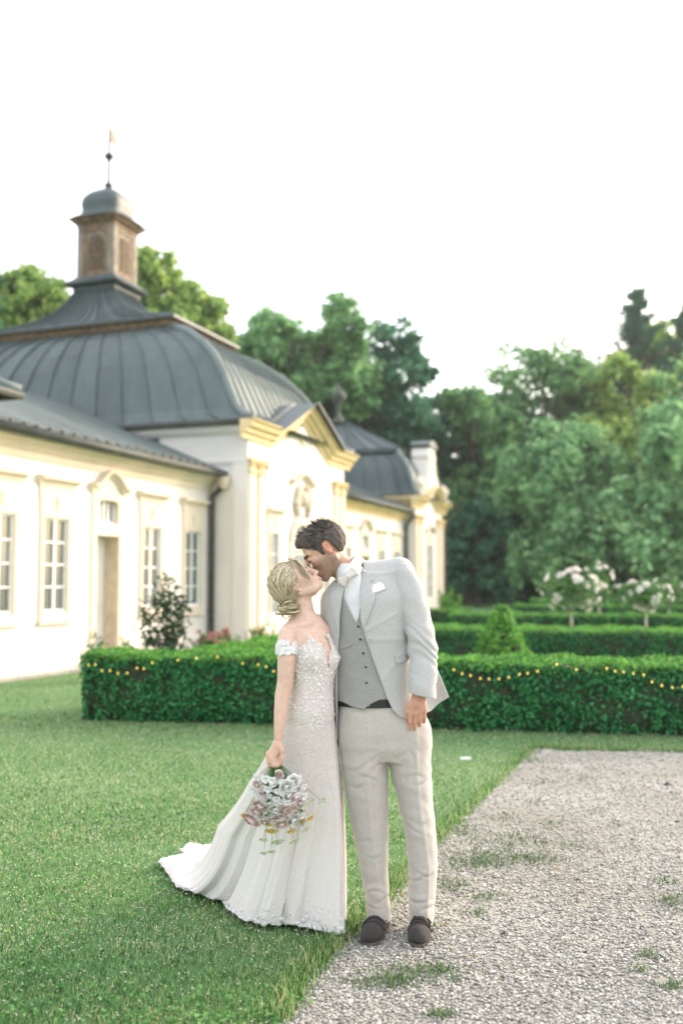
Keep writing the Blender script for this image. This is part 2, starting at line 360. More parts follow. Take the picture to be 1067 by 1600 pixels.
def pane_mat(name, a, b_):
    m, nt, b = newmat(name); oi = nd(nt, 'ShaderNodeObjectInfo')
    nt.links.new(ramp(nt, oi.outputs['Random'], [(0, a), (1, b_)]), b.inputs['Base Color'])
    b.inputs['Roughness'].default_value = 0.12; b.inputs['Specular IOR Level'].default_value = 0.35
    return m
M['pane'] = pane_mat('window_glass', (0.10, 0.115, 0.105), (0.20, 0.21, 0.195))
M['pane_dark'] = pane_mat('dark_window_glass', (0.06, 0.075, 0.068), (0.10, 0.11, 0.10))

BO = Vector((-5.48, 16.0, 0)); BR = R(70)
bld = empty('garden_palace', BO, BR)
tag(bld, 'long cream baroque garden building with grey metal mansard roofs and bell lantern', 'building')
lan = None
def P(name, mb, mat, parent=bld, smooth=False):
    if lan and parent is lan: mb.v = [(x, y, z if z >= 11.28 else 11.28 - (11.28 - z) * 1.16) for x, y, z in mb.v]      # lantern proportions
    return mb.build(name, M[mat] if isinstance(mat, str) else mat, parent, smooth)

def wall_open(u0, u1, z0, z1, y, ops, thick=0.5):
    """front face with rectangular openings (ua,ub,za,zb,depth), reveals and a back"""
    m = MB(); us = sorted({u0, u1, *[o[0] for o in ops], *[o[1] for o in ops]}); zs = sorted({z0, z1, *[o[2] for o in ops], *[o[3] for o in ops]})
    for i in range(len(us) - 1):
        for k in range(len(zs) - 1):
            uc, zc = (us[i] + us[i+1]) / 2, (zs[k] + zs[k+1]) / 2
            if any(o[0] < uc < o[1] and o[2] < zc < o[3] for o in ops): continue
            m.add([(us[i], y, zs[k]), (us[i+1], y, zs[k]), (us[i+1], y, zs[k+1]), (us[i], y, zs[k+1])], [(0, 1, 2, 3)])
    for a, b, c, d, dp in ops:
        m.add([(a,y,c),(b,y,c),(b,y,d),(a,y,d),(a,y+dp,c),(b,y+dp,c),(b,y+dp,d),(a,y+dp,d)], [(0,4,5,1),(1,5,6,2),(2,6,7,3),(3,7,4,0)])
    m.add([(u0,y,z0),(u0,y+thick,z0),(u0,y+thick,z1),(u0,y,z1)], [(0,1,2,3)])
    m.add([(u1,y,z0),(u1,y+thick,z0),(u1,y+thick,z1),(u1,y,z1)], [(0,1,2,3)])
    m.add([(u0,y,z1),(u1,y,z1),(u1,y+thick,z1),(u0,y+thick,z1)], [(0,1,2,3)])
    m.add([(u0,y+thick,z0),(u1,y+thick,z0),(u1,y+thick,z1),(u0,y+thick,z1)], [(0,1,2,3)])
    return m
def window(ua, ub, za, zb, y, rows=4, cols=2, pane='pane', parent=bld, depth=0.045):
    f = MB(); t = 0.038; yy = y + depth
    f.box(ua, ua+t, yy-.03, yy+.03, za, zb); f.box(ub-t, ub, yy-.03, yy+.03, za, zb)
    f.box(ua+t, ub-t, yy-.028, yy+.03, za, za+t*1.3); f.box(ua+t, ub-t, yy-.028, yy+.03, zb-t, zb)
    iu0, iu1, iz0, iz1 = ua+t, ub-t, za+t*1.3, zb-t; cw = (iu1-iu0)/cols; rh = (iz1-iz0)/rows
    for c in range(1, cols): f.box(iu0+c*cw-.024, iu0+c*cw+.024, yy-.034, yy+.03, iz0, iz1)
    for r in range(1, rows):
        for c in range(cols):
            x0 = iu0+c*cw+(.024 if c else 0); x1 = iu0+(c+1)*cw-(.024 if c < cols-1 else 0)
            f.box(x0, x1, yy-.024, yy+.03, iz0+r*rh-.014, iz0+r*rh+.014)
    w = P('window', f, 'white_wood', parent)
    pm = MB(); pm.box(-.5, .5, -.004, .004, -.5, .5); me = pm.mesh('pane', M[pane])
    for r in range(rows):
        for c in range(cols):
            x0 = iu0+c*cw+(.024 if c else 0); x1 = iu0+(c+1)*cw-(.024 if c < cols-1 else 0)
            z0 = iz0+r*rh+(.014 if r else 0); z1 = iz0+(r+1)*rh-(.014 if r < rows-1 else 0)
            o = link('pane', me, w, ((x0+x1)/2, yy+.012, (z0+z1)/2)); o.scale = (x1-x0, 1, z1-z0)
    return w
def hood(ua, ub, z, y, arch=0.0, mat='trim', parent=bld):
    """moulded cap over an opening, optionally bowed up in the middle"""
    m = MB(); prof = [(0, 0), (-.05, 0), (-.06, .04), (-.10, .07), (-.15, .09), (-.16, .14), (0, .17)]; n = 17 if arch else 2; rings = []
    for i in range(n):
        s = i / (n - 1); u = ua + (ub - ua) * s
        lift = arch * math.sin(math.pi * min(1, max(0, (s - .1) / .8))) ** 1.15 if arch else 0
        rings.append([(u, y + p[0], z + lift + p[1]) for p in prof])
    m.loft(rings); return P('hood_mould', m, mat, parent)
def surround(ua, ub, za, zb, zcap, y, b=0.10, parent=bld):
    m = MB(); p = .035
    m.box(ua-b, ua-.004, y-p, y+.02, za-.14, zb); m.box(ub+.004, ub+b, y-p, y+.02, za-.14, zb)
    m.box(ua-b-.04, ub+b+.04, y-p-.045, y+.02, za-.20, za-.142)
    m.box(ua-.004, ub+.004, y-p+.003, y+.02, za-.14, za-.004)
    m.add([(ua-b,y-p,zb),(ub+b,y-p,zb),(ub+b+.05,y-p,zcap),(ua-b-.05,y-p,zcap),(ua-b,y+.02,zb),(ub+b,y+.02,zb),(ub+b+.05,y+.02,zcap),(ua-b-.05,y+.02,zcap)],
          [(0,1,2,3),(0,4,5,1),(1,5,6,2),(3,2,6,7),(0,3,7,4)])
    c = (ua+ub)/2; m.add([(c-.028,y-p-.03,zb+.36),(c+.028,y-p-.03,zb+.36),(c+.016,y-p-.012,zb+.10),(c-.016,y-p-.012,zb+.10),(c-.028,y-p+.01,zb+.36),(c+.028,y-p+.01,zb+.36),(c+.016,y-p+.01,zb+.10),(c-.016,y-p+.01,zb+.10)],
          [(0,1,2,3),(0,4,5,1),(1,5,6,2),(2,6,7,3),(3,7,4,0)])
    return P('window_surround', m, 'trim', parent)

WZ0, WZ1, CAPZ = 1.02, 2.66, 3.22
def bays(us, door_at, wall_y, parent=bld):
    ops = []
    for k, (a, b) in enumerate(us):
        if k == door_at: ops += [(a, b, 0.05, 2.42, .34), (a+.04, b-.04, 2.66, 3.10, .16)]
        else: ops.append((a, b, WZ0, WZ1, .16))
    return ops
def dress_bays(us, door_at, y):
    for k, (a, b) in enumerate(us):
        if k != door_at:
            window(a, b, WZ0, WZ1, y); surround(a, b, WZ0, WZ1, CAPZ, y); hood(a-.20, b+.20, CAPZ, y)
            continue
        # door: deep reveal, leaf with panels, transom light with rounded head
        m = MB(); m.box(a, b, y+.30, y+.335, 0.06, 2.42); d = P('door', m, 'door_paint')
        for z0, z1 in ((.22, .95), (1.1, 2.25)):
            for x0, x1 in ((a+.07, (a+b)/2-.04), ((a+b)/2+.04, b-.07)):
                q = MB(); q.box(x0, x1, y+.286, y+.299, z0, z1); P('door_panel', q, 'door_paint', d)
        h = MB(); h.tube([(a+.08, y+.28, 1.05), (a+.08, y+.24, 1.05), (a+.18, y+.24, 1.05)], .011, 8); P('handle', h, 'gutter', d)
        q = MB(); q.box(b-.004, b+.012, y+.004, y+.30, .06, 2.42); q.box(a-.012, a+.004, y+.004, y+.30, .06, 2.42); P('door_jamb', q, 'door_reveal')
        q = MB(); q.box(a-.02, b+.02, y-.06, y+.3, 0.0, .05); P('door_step', q, 'plinth')
        window(a+.04, b-.04, 2.66, 3.10, y, 1, 4, 'pane_dark', depth=.12)
        s = MB(); p = .03
        s.box(a-.16, a-.004, y-p, y+.02, .0, 3.22); s.box(b+.004, b+.16, y-p, y+.02, .0, 3.22); s.box(a-.004, b+.004, y-p, y+.02, 2.42, 2.655)
        c0, r = (a+b)/2, (b-a)/2-.04
        inner = [(a+.04, 3.10-.16+.0)] + [(c0 + math.copysign(abs(math.cos(q))**.5, math.cos(q))*r, 2.94 + .16*abs(math.sin(q))**.5) for q in [math.pi - math.pi*i/14 for i in range(15)]]
        for i in range(len(inner)-1):
            (x0, z0), (x1, z1) = inner[i], inner[i+1]
            if x1 - x0 < 1e-4: continue
            s.add([(x0,y-p,z0),(x1,y-p,z1),(x1,y-p,3.50),(x0,y-p,3.50),(x0,y+.1,z0),(x1,y+.1,z1)], [(0,1,2,3),(0,4,5,1)])
        s.box(a-.004, a+.036, y-p, y+.02, 2.655, 3.22); s.box(b-.036, b+.004, y-p, y+.02, 2.655, 3.22)
        P('door_surround', s, 'trim')
        q = MB(); n = 17; rr = []
        for i in range(n):
            t = i/(n-1); u = a-.14+(b-a+.28)*t; rr.append((u, 3.20 + .30*(0.5-0.5*math.cos(2*math.pi*t))))
        q.prism([(a-.14, 3.19)] + rr + [(b+.14, 3.19)], 'y', y-.028, y+.02); P('door_tympanum', q, 'trim')
        hood(a-.24, b+.24, 3.22, y, .30)

# --- near wing
U1, U2 = -1.75, 7.23
w1 = [(-.35, .33), (1.11, 1.79), (2.68, 3.43), (4.30, 4.98), (6.06, 6.74)]
P('wall', wall_open(U1, U2+.3, 0, 4.0, 0, bays(w1, 2, 0)), 'render')
dress_bays(w1, 2, 0)
def plinth(u0, u1, y, gaps=(), z=.34):
    us = [u0] + [v for g_ in gaps for v in g_] + [u1]
    for i in range(0, len(us), 2):
        m = MB(); m.prism([(y+.01, 0), (y-.06, 0), (y-.06, z-.03), (y-.02, z), (y+.01, z)], 'x', us[i], us[i+1]); P('plinth', m, 'plinth')
plinth(U1, U2, 0, [(2.5, 3.61)])
def eaves(u0, u1, y, z, out=.30, mat='trim', h=.30, parent=bld):
    m = MB(); m.prism([(y+.02, z-h), (y-.03, z-h), (y-.04, z-h*.7), (y-.10, z-h*.55), (y-.12, z-h*.4), (y-out*.75, z-h*.2), (y-out*.8, z), (y+.02, z)], 'x', u0, u1)
    return P('cornice', m, mat, parent)
eaves(U1, U2-.02, 0, 3.98, .32, 'trim', .36)
def gutter(pts, r=.075):
    m = MB(); m.tube(pts, r, 10); return P('gutter', m, 'gutter', bld, True)
gutter([(U1, -.40, 3.99), (U2-.05, -.40, 3.99)])
def panels_plane(roofo, c00, c10, c11, c01, n, rib=.045, name='roof_panel', prof=None, mat='roof'):
    """standing-seam strips over a (possibly curved) roof face. c00-c10 lower edge, c01-c11 upper; prof: [(s along slope, offset fn)]"""
    prof = prof or [(0, 0, 0), (1, 1, 0)]
    c00, c10, c11, c01 = map(Vector, (c00, c10, c11, c01))
    def S(a, k):
        s, h = prof[k][0], prof[k][1]
        lo = c00.lerp(c10, a); hi = c01.lerp(c11, a)
        p = lo.lerp(hi, s); p.z = lo.z + (hi.z - lo.z) * h; return p
    m_ = len(prof)
    for i in range(n):
        a0, a1 = i/n, (i+1)/n; mb = MB(); rings = []
        for k in range(m_):
            p0, p1 = S(a0, k), S(a1, k); wv = (p1-p0); L = wv.length; wv = wv.normalized()
            q = S(.5*(a0+a1), min(k+1, m_-1)) - S(.5*(a0+a1), max(k-1, 0)); nv = wv.cross(q).normalized()
            if nv.z < 0: nv = -nv
            e = min(.022, L*.2)
            rings.append([p0 + nv*.012, p0 + nv*(.012+rib), p0 + wv*e + nv*(.012+rib), p0 + wv*e*1.3 + nv*.012, p1 + nv*.012])
        mb.loft(rings, False, False); P(name, mb, mat, roofo)
def roof_base(corners_list, name='roof'):
    m = MB()
    for V in corners_list: m.add(V, [tuple(range(len(V)))])
    return P(name, m, 'roof_under')
rz, ry, ez = 6.0, 4.3, 4.05
rb = roof_base([[(U1-.6,-.42,ez),(U2,-.42,ez),(U2+1.0,ry,rz),(U1-.6,ry,rz)], [(U1-.6,ry,rz),(U2+1.0,ry,rz),(U2,ry*2+.4,ez),(U1-.6,ry*2+.4,ez)]])
panels_plane(rb, (U1-.6,-.44,ez), (U2-.01,-.44,ez), (U2+1.0,ry,rz), (U1-.6,ry,rz), 26, rib=.014, mat='roof_pale_lit')
# snow guard nibs along the gutter edge
for i in range(24):
    m = MB(); u = U1 + .1 + i*.34; m.box(u, u+.16, -.40, -.25, 4.075, 4.125); P('snow_guard', m, 'gutter', rb)
m = MB(); m.tube([(U2-.10,-.40,3.95),(U2-.10,-.40,3.80),(U2-.10,-.30,3.66),(U2-.10,-.12,3.52),(U2-.10,-.10,3.4),(U2-.10,-.10,.1)], .06, 10); dp = P('downpipe', m, 'pipe', bld, True)
for z in (.9, 2.2, 3.3):
    m = MB(); m.lathe([(.068,-.02),(.074,-.02),(.074,.02),(.068,.02)], (U2-.10,-.10,z), 12); P('pipe_clip', m, 'pipe', dp)
m = MB(); m.lathe([(.05,-.20),(.09,-.16),(.14,-.02),(.15,.10),(.13,.10)], (U2-.10,-.40,3.84), 12); P('hopper', m, 'trim', dp)
# gravel splash strip at the foot of the wall
m = MB(); m.add([(U1-3,-.06,.008),(U2,-.06,.008),(U2,-.5,.008),(U1-3,-.5,.008)], [(0,1,2,3)])
strip = m.build('splash_strip', M['gravel'], bld)

# --- the pavilion at the frame's edge (only its eaves corner is in view)
P('wall', wall_open(-9.0, -1.80, 0, 4.16, -.94, [(-5.5, -4.4, .9, 3.0, .16)], 7.0), 'render'); window(-5.5, -4.4, .9, 3.0, -.94)
eaves(-9.0, -1.75, -.94, 4.22, .36, 'trim_warm_lit', .42)
m = MB(); m.prism([(-1.81, 3.82), (-1.75, 3.82), (-1.67, 3.98), (-1.51, 4.14), (-1.49, 4.22), (-1.81, 4.22)], 'y', -.94, 5.0); P('cornice', m, 'trim_warm_lit')
gutter([(-9.0, -1.38, 4.24), (-1.31, -1.38, 4.24)], .055); gutter([(-1.31, -1.38, 4.24), (-1.31, 5.0, 4.24)], .055)
BELL = [(0,0,0),(.09,.035,0),(.18,.12,0),(.25,.26,0),(.33,.43,0),(.43,.59,0),(.57,.745,0),(.76,.89,0),(1,1,0)]
def mansard(u0, u1, y0, y1, z0, iu, iy, z1, nside, nfront, prof=BELL):
    a, b, c, d = (u0,y0,z0), (u1,y0,z0), (u1,y1,z0), (u0,y1,z0)
    e, f, g_, h = (u0+iu,y0+iy,z1), (u1-iu,y0+iy,z1), (u1-iu,y1-iy,z1), (u0+iu,y1-iy,z1)
    m = MB()
    def strip(p, q, r, s):
        p, q, r, s = map(Vector, (p, q, r, s)); rings = []
        for t, hh, _ in prof:
            A, B = p.lerp(s, t), q.lerp(r, t); A.z = B.z = z0 + (z1-z0)*hh; rings.append([A, B])
        m.loft(rings, False, False)
    strip(a,b,f,e); strip(b,c,g_,f); strip(c,d,h,g_); strip(d,a,e,h); m.add([e,f,g_,h], [(0,1,2,3)])
    ro = P('roof', m, 'roof_under')
    panels_plane(ro, d, a, e, h, nside, prof=prof); panels_plane(ro, a, b, f, e, nfront, prof=prof, mat='roof_pale_lit')  # front slope: sky light put into its colour, paler than the side faces
    panels_plane(ro, b, c, g_, f, max(4, nside//2), prof=prof)
    for lo, hi in ((a, e), (b, f)):       # hip flashings
        lo, hi = Vector(lo), Vector(hi); pts = []
        for t, hh, _ in prof:
            q = lo.lerp(hi, t); q.z = z0 + (z1-z0)*hh + .03; pts.append(q)
        k = MB(); k.tube(pts, .10, 8); P('hip_roll', k, 'roof_pale_lit', ro, True)
    return ro
mansard(-9.4, -1.33, -1.36, 6.6, 4.27, 1.8, 2.4, 6.4, 14, 14)

# --- main pavilion
A0, A1, YF, YB, EZ = U2, U2+6.4, -.94, 10.6, 5.16
tw = [(A0+1.20, A0+1.72), (A1-1.72, A1-1.20)]; mc = (A0+A1)/2
ops = [(a, b, .75, 2.72, .16) for a, b in tw] + [(mc-.6, mc+.6, .05, 3.0, .22)]
P('wall', wall_open(A0, A1, 0, EZ, YF, ops, YB-YF), 'render')
for a, b in tw: window(a, b, .75, 2.72, YF, 4, 2, 'pane_dark'); surround(a, b, .75, 2.72, 3.15, YF, .09); hood(a-.17, b+.17, 3.15, YF)
# glazed centre door with fanlight under an arched surround
window(mc-.58, mc+.58, .06, 2.3, YF, 4, 4, 'pane_dark', depth=.10); window(mc-.58, mc+.58, 2.36, 2.98, YF, 1, 5, 'pane_dark', depth=.10)
q = MB(); n = 14
for i in range(n):
    a0, a1 = math.pi*i/n, math.pi*(i+1)/n
    x0, x1, z0, z1 = mc+.60*math.cos(a0), mc+.60*math.cos(a1), 2.55+.46*math.sin(a0), 2.55+.46*math.sin(a1)
    q.add([(x0,YF-.05,z0),(x1,YF-.05,z1),(mc+.78*math.cos(a1),YF-.05,2.55+.66*math.sin(a1)),(mc+.78*math.cos(a0),YF-.05,2.55+.66*math.sin(a0)),(x0,YF+.05,z0),(x1,YF+.05,z1)], [(0,1,2,3),(0,4,5,1)])
q.box(mc-.78, mc-.602, YF-.05, YF+.02, .0, 2.55); q.box(mc+.602, mc+.78, YF-.05, YF+.02, .0, 2.55); P('door_surround', q, 'trim')
for z0, s_ in ((3.55, 1), ):            # stucco cartouche above the door
    q = MB()
    for sx in (-1, 1):
        q.tube([(mc+sx*(.12+.30*math.sin(t*2.6))*1.0, YF-.07, z0+.05+.38*math.cos(t*3.0)) for t in [i/12 for i in range(13)]], [.05+.03*math.sin(i/12*3.14) for i in range(13)], 7)
        q.tube([(mc+sx*(.42+.10*math.cos(t)), YF-.06, z0-.05+.12*math.sin(t)) for t in [i*.5 for i in range(12)]], .045, 6)
    q.lathe([(.02,-.20),(.15,-.12),(.19,.02),(.15,.16),(.02,.24)], (mc, YF-.03, z0+.1), 14); P('cartouche', q, 'trim', bld, True)
    hood(mc-.75, mc+.75, z0+.42, YF, .22)
def pilaster(u, w, y, z0, z1, axis='f'):
    m = MB(); m.box(u, u+w, y-.06, y+.01, z0+.3, z1-.36); m.box(u-.03, u+w+.03, y-.09, y+.012, z0, z0+.30); P('pilaster', m, 'trim')
    c = MB(); c.loft([[(u-k, y-.06-k, z), (u+w+k, y-.06-k, z), (u+w+k, y+.014, z), (u-k, y+.014, z)] for k, z in ((.0, z1-.36), (.03, z1-.33), (.03, z1-.28), (.012, z1-.26), (.025, z1-.12), (.07, z1-.05), (.08, z1))])
    for s in (0, 1): c.tube([(u+s*w+(.05*math.cos(t)), y-.11, z1-.12+.055*math.sin(t)) for t in [i*.7 for i in range(10)]], .022, 6)
    P('capital', c, 'trim_warm_lit')
for u in (A0+.02, A0+.52, A1-.84, A1-.34): pilaster(u, .32, YF, 0, 4.36)
plinth(A0-.05, A1+.05, YF, [(mc-.85, mc+.85)], .45)
# side wall: frieze band and corner strip (the side is plain white)
q = MB(); q.prism([(A0+.02, 4.24), (A0-.035, 4.24), (A0-.05, 4.33), (A0+.02, 4.36)], 'y', YF-.02, 5.0); P('string_course', q, 'render')
q = MB(); q.box(A0-.05, A0+.02, YF-.02, YF+.34, 0.0, 4.235); P('corner_strip', q, 'render')
q = MB(); q.prism([(A0+.02, 4.92), (A0-.04, 4.92), (A0-.14, 5.02), (A0-.16, EZ), (A0+.02, EZ)], 'y', YF, 6.0); P('cornice', q, 'render')
# front cornice, warm light painted in as yellow: runs level, then climbs over the gable
def cornice_path(path, y, h=.42, out=.36, mat='trim_warm_lit'):
    m = MB(); prof = [(.02,-h),(-.05,-h),(-.06,-h*.78),(-.14,-h*.66),(-.15,-h*.5),(-out*.72,-h*.34),(-out*.76,-h*.12),(-out,-h*.06),(-out,0),(.02,0)]
    m.loft([[(u, y+a, z+b) for a, b in prof] for u, z in path]); return P('cornice', m, mat)
gw, gz = 1.87, .86
cornice_path([(A0-.40, EZ+.04), (mc-gw, EZ+.04), (mc, EZ+.04+gz), (mc+gw, EZ+.04), (A1+.40, EZ+.04)], YF)
q = MB(); q.prism([(YF+.01, EZ-.46), (YF-.04, EZ-.46), (YF-.05, EZ-.3), (YF-.36, EZ-.14), (YF-.4, EZ+.03), (YF+.02, EZ+.03)], 'x', A0-.2, A0-.002); 
q = MB(); q.prism([(mc-gw, EZ-.45), (mc, EZ+gz-.45), (mc+gw, EZ-.45)], 'y', YF-.035, YF+1.2); P('tympanum', q, 'render')
q = MB(); q.lathe([(.02,-.05),(.17,-.05),(.20,0),(.15,.03)], (0,0,0), 16); o = q.build('roundel', M['trim'], bld, True, (mc, YF-.04, EZ+.02), (R(90),0,0))
g_ = roof_base([[(mc-gw-.2, YF-.46, EZ+.0), (mc, YF-.46, EZ+gz+.10), (mc, 3.2, EZ+gz+.10), (mc-gw-.2, 3.2, EZ+.0)], [(mc+gw+.2, YF-.46, EZ+.0), (mc, YF-.46, EZ+gz+.10), (mc, 3.2, EZ+gz+.10), (mc+gw+.2, 3.2, EZ+.0)]], 'gable_roof')
panels_plane(g_, (mc-gw-.2, 3.2, EZ+.0), (mc-gw-.2, YF-.47, EZ+.0), (mc, YF-.47, EZ+gz+.10), (mc, 3.2, EZ+gz+.10), 7)
panels_plane(g_, (mc+gw+.2, YF-.47, EZ+.0), (mc+gw+.2, 3.2, EZ+.0), (mc, 3.2, EZ+gz+.10), (mc, YF-.47, EZ+gz+.10), 7)
gutter([(A0-.24, -.85, EZ+.02), (A0-.24, 8.0, EZ+.02)], .07)
# dark flashing between the wing roof and the mansard
q = MB(); q.box(A0-.05, A0+.02, 1.36, 6.0, 4.2, EZ-.02); P('flashing', q, 'roof')
IU, IY, MZ = 1.55+.2, 2.93+.2, 8.02
mansard(A0-.22, A1+.22, YF-.22, YB, EZ+.06, IU, IY, MZ, 14, 15)
# break cornice: weathered timber band under the upper roof
cu0, cu1, cy0, cy1 = A0-.22+IU, A1+.22-IU, YF-.22+IY, YB-IY
q = MB(); q.loft([[(cu0-k, cy0-k, z), (cu1+k, cy0-k, z), (cu1+k, cy1+k, z), (cu0-k, cy1+k, z)] for k, z in ((-.02, MZ-.08), (.0, MZ+.02), (.05, MZ+.06), (.06, MZ+.13), (.14, MZ+.18), (.15, MZ+.24))]); P('break_cornice', q, 'wood')
# upper roof sweeping up to the lantern
LC = Vector((mc, -.94+5.92, 0)); k = .22; hz0, hz1 = MZ+.25, 9.58; lb = .62
SW = [(0,0,0),(.18,.07,0),(.38,.17,0),(.58,.31,0),(.75,.48,0),(.88,.69,0),(.96,.87,0),(1,1,0)]
a, b, c, d = (cu0-k,cy0-k,hz0), (cu1+k,cy0-k,hz0), (cu1+k,cy1+k,hz0), (cu0-k,cy1+k,hz0)
e, f, gg, h = (LC.x-lb,LC.y-lb,hz1), (LC.x+lb,LC.y-lb,hz1), (LC.x+lb,LC.y+lb,hz1), (LC.x-lb,LC.y+lb,hz1)
m = MB()
for p_, q_, r_, s_ in ((a,b,f,e),(b,c,gg,f),(c,d,h,gg),(d,a,e,h)):
    rings = []
    for t, hh, _ in SW:
        A, B = Vector(p_).lerp(Vector(s_), t), Vector(q_).lerp(Vector(r_), t); A.z = B.z = hz0+(hz1-hz0)*hh; rings.append([A, B])
    m.loft(rings, False, False)
up = P('upper_roof', m, 'roof_under')
panels_plane(up, d, a, e, h, 13, prof=SW); panels_plane(up, a, b, f, e, 9, prof=SW)
q = MB(); q.loft([[(x,y,z) for x,y,_ in (a,b,c,d)] for z in (hz0-.05, hz0+.012)]); P('eaves_board', q, 'roof')
# lantern
lan = empty('lantern', (LC.x, LC.y, .10), 0, bld)
def sq(prof, n=4):
    m = MB(); m.loft([[(-r,-r,z),(r,-r,z),(r,r,z),(-r,r,z)] for r, z in prof]); return m
P('lantern_skirt', sq([(.62,9.70),(.66,9.74),(.66,9.80),(.84,9.86),(.86,9.90),(.70,10.0),(.62,10.08)]), 'roof', lan)
P('lantern_skirt_trim', sq([(.60,9.60),(.64,9.62),(.64,9.69),(.60,9.69)]), 'wood_grey', lan)
P('lantern_body', sq([(.56,10.05),(.56,11.34)]), 'wood_grey', lan)
for rot in range(4):
    Rm = Matrix.Rotation(rot*math.pi/2, 4, 'Z')
    def LP(name, mb, mat):
        mb.v = [tuple(Rm @ Vector(v)) for v in mb.v]; return P(name, mb, mat, lan)
    m = MB(); m.box(-.59,-.40,-.60,-.55,10.06,11.32); LP('lantern_pilaster', m, 'wood_grey')
    m = MB(); m.box(.40,.589,-.598,-.55,10.06,11.32); LP('lantern_pilaster', m, 'wood_grey')
    m = MB(); m.box(-.40,.40,-.585,-.55,11.16,11.30); m.box(-.40,.40,-.585,-.55,10.06,10.22); m.box(-.40,-.27,-.578,-.55,10.22,11.16); m.box(.27,.40,-.578,-.55,10.22,11.16); LP('lantern_panel', m, 'wood')
    m = MB(); arch = [(-.25,10.22),(.25,10.22)] + [(.25*math.cos(t),10.83+.25*math.sin(t)) for t in [math.pi*i/12 for i in range(13)]]
    m.prism(arch, 'y', -.572, -.545); LP('louvre_opening', m, 'louvre')
    for i in range(9):
        z = 10.26 + i*.092; hw = .24 if z < 10.83 else .24*math.sqrt(max(.05, 1-((z-10.83)/.25)**2))
        m = MB(); m.add([(-hw,-.600,z),(hw,-.600,z),(hw,-.574,z+.06),(-hw,-.574,z+.06),(-hw,-.600,z-.014),(hw,-.600,z-.014),(hw,-.574,z+.046),(-hw,-.574,z+.046)], [(0,1,2,3),(7,6,5,4),(0,4,5,1),(0,3,7,4),(1,5,6,2)]); LP('louvre_slat', m, 'louvre')
P('lantern_cornice', sq([(.57,11.28),(.61,11.30),(.61,11.36),(.70,11.42),(.72,11.48),(.80,11.50),(.80,11.53)]), 'wood', lan)
def sqround(prof, bul=.10):
    rings = []
    for r, z, cr in prof:
        ring = []
        for i in range(24):
            t = 2*math.pi*(i+.5)/24; pw = cr
            ring.append((r*math.copysign(abs(math.cos(t))**pw, math.cos(t)), r*math.copysign(abs(math.sin(t))**pw, math.sin(t)), z))
        rings.append(ring)
    m = MB(); m.loft(rings); return m
P('lantern_dome', sqround([(.84,11.54,.35),(.80,11.58,.35),(.68,11.65,.35),(.60,11.74,.35),(.58,11.84,.36),(.60,11.95,.38),(.61,12.05,.40),(.585,12.17,.42),(.52,12.28,.46),(.42,12.38,.5),(.29,12.46,.6),(.17,12.52,.8),(.10,12.58,1),(.08,12.63,1)]), 'roof', lan)
m = MB(); m.lathe([(.03,12.60),(.12,12.64),(.13,12.68),(.06,12.72),(.045,12.80),(.042,13.34),(.05,13.38),(.14,13.50),(.15,13.52),(.03,13.64),(.04,13.70),(.034,14.34),(.0,14.38)], (0,0,0), 10); P('finial', m, 'pipe', lan, True)
m = MB(); m.prism([(.02,14.32),(.18,14.34),(.38,14.16),(.36,13.94),(.18,14.00),(.02,14.00)], 'y', -.02, .02); P('weather_flag', m, 'gilt', lan)

# --- far wing and far pavilion
B0, B1 = A1, 22.9
w2 = [(A1+.75, A1+1.43), (A1+2.55, A1+3.23), (A1+4.3, A1+5.05), (A1+6.1, A1+6.78), (A1+7.9, A1+8.58)]
P('wall', wall_open(B0, B1, 0, 4.18, .0, bays(w2, 2, 0)), 'render'); dress_bays(w2, 2, 0)
plinth(B0, B1, 0, [(w2[2][0]-.18, w2[2][1]+.18)]); eaves(B0, B1, 0, 4.18, .32, 'trim_warm_lit', .36); gutter([(B0+.05,-.40,4.2),(B1-.02,-.40,4.2)])
rb2 = roof_base([[(B0,-.42,4.26),(B1+.3,-.42,4.26),(B1+.3,4.3,6.2),(B0,4.3,6.2)]]); panels_plane(rb2, (B0,-.44,4.26), (B1,-.44,4.26), (B1+.3,4.3,6.2), (B0,4.3,6.2), 22, rib=.014, mat='roof_pale_lit')
m = MB(); m.tube([(B1-.12,-.40,4.15),(B1-.12,-.40,4.0),(B1-.12,-.12,3.7),(B1-.12,-.10,.1)], .06, 8); P('downpipe', m, 'pipe', bld, True)
C0, C1, CY, CE = B1, B1+4.2, -.42, 4.75
fm = (C0+C1)/2
P('wall', wall_open(C0, C1, 0, CE, CY, [(fm-.4, fm+.4, .9, 3.0, .16)], 8.0), 'render'); window(fm-.4, fm+.4, .9, 3.0, CY); surround(fm-.4, fm+.4, .9, 3.0, 3.45, CY); hood(fm-.62, fm+.62, 3.45, CY, .2)
for u in (C0+.02, C0+.62, C1-.94, C1-.34): pilaster(u, .32, CY, 0, 4.1)
cornice_path([(C0-.42, CE+.04), (fm-1.1, CE+.04), (fm-.5, CE+.45), (fm, CE+.58), (fm+.5, CE+.45), (fm+1.1, CE+.04), (C1+.42, CE+.04)], CY, .45, .42)
q = MB(); q.prism([(C0+.02, 4.4), (C0-.05, 4.4), (C0-.3, CE-.06), (C0-.32, CE+.03), (C0+.02, CE+.03)], 'y', CY, 3.5); P('cornice', q, 'trim_warm_lit')
plinth(C0-.05, C1+.05, CY, (), .45)
ro = mansard(C0-.25, C1+.25, CY-.25, 7.6, CE+.06, .85, 1.25, 6.62, 12, 7)
cc = ((C0+C1)/2, 3.4)
q = MB(); a0, a1, a2, a3 = C0-.25+.85-.25, C1+.25-.85+.25, CY-.25+1.25-.25, 7.6-1.25+.25
q.loft([[(a0,a2,z),(a1,a2,z),(a1,a3,z),(a0,a3,z)] for z in (6.56, 6.68)]); P('eaves_board', q, 'roof')
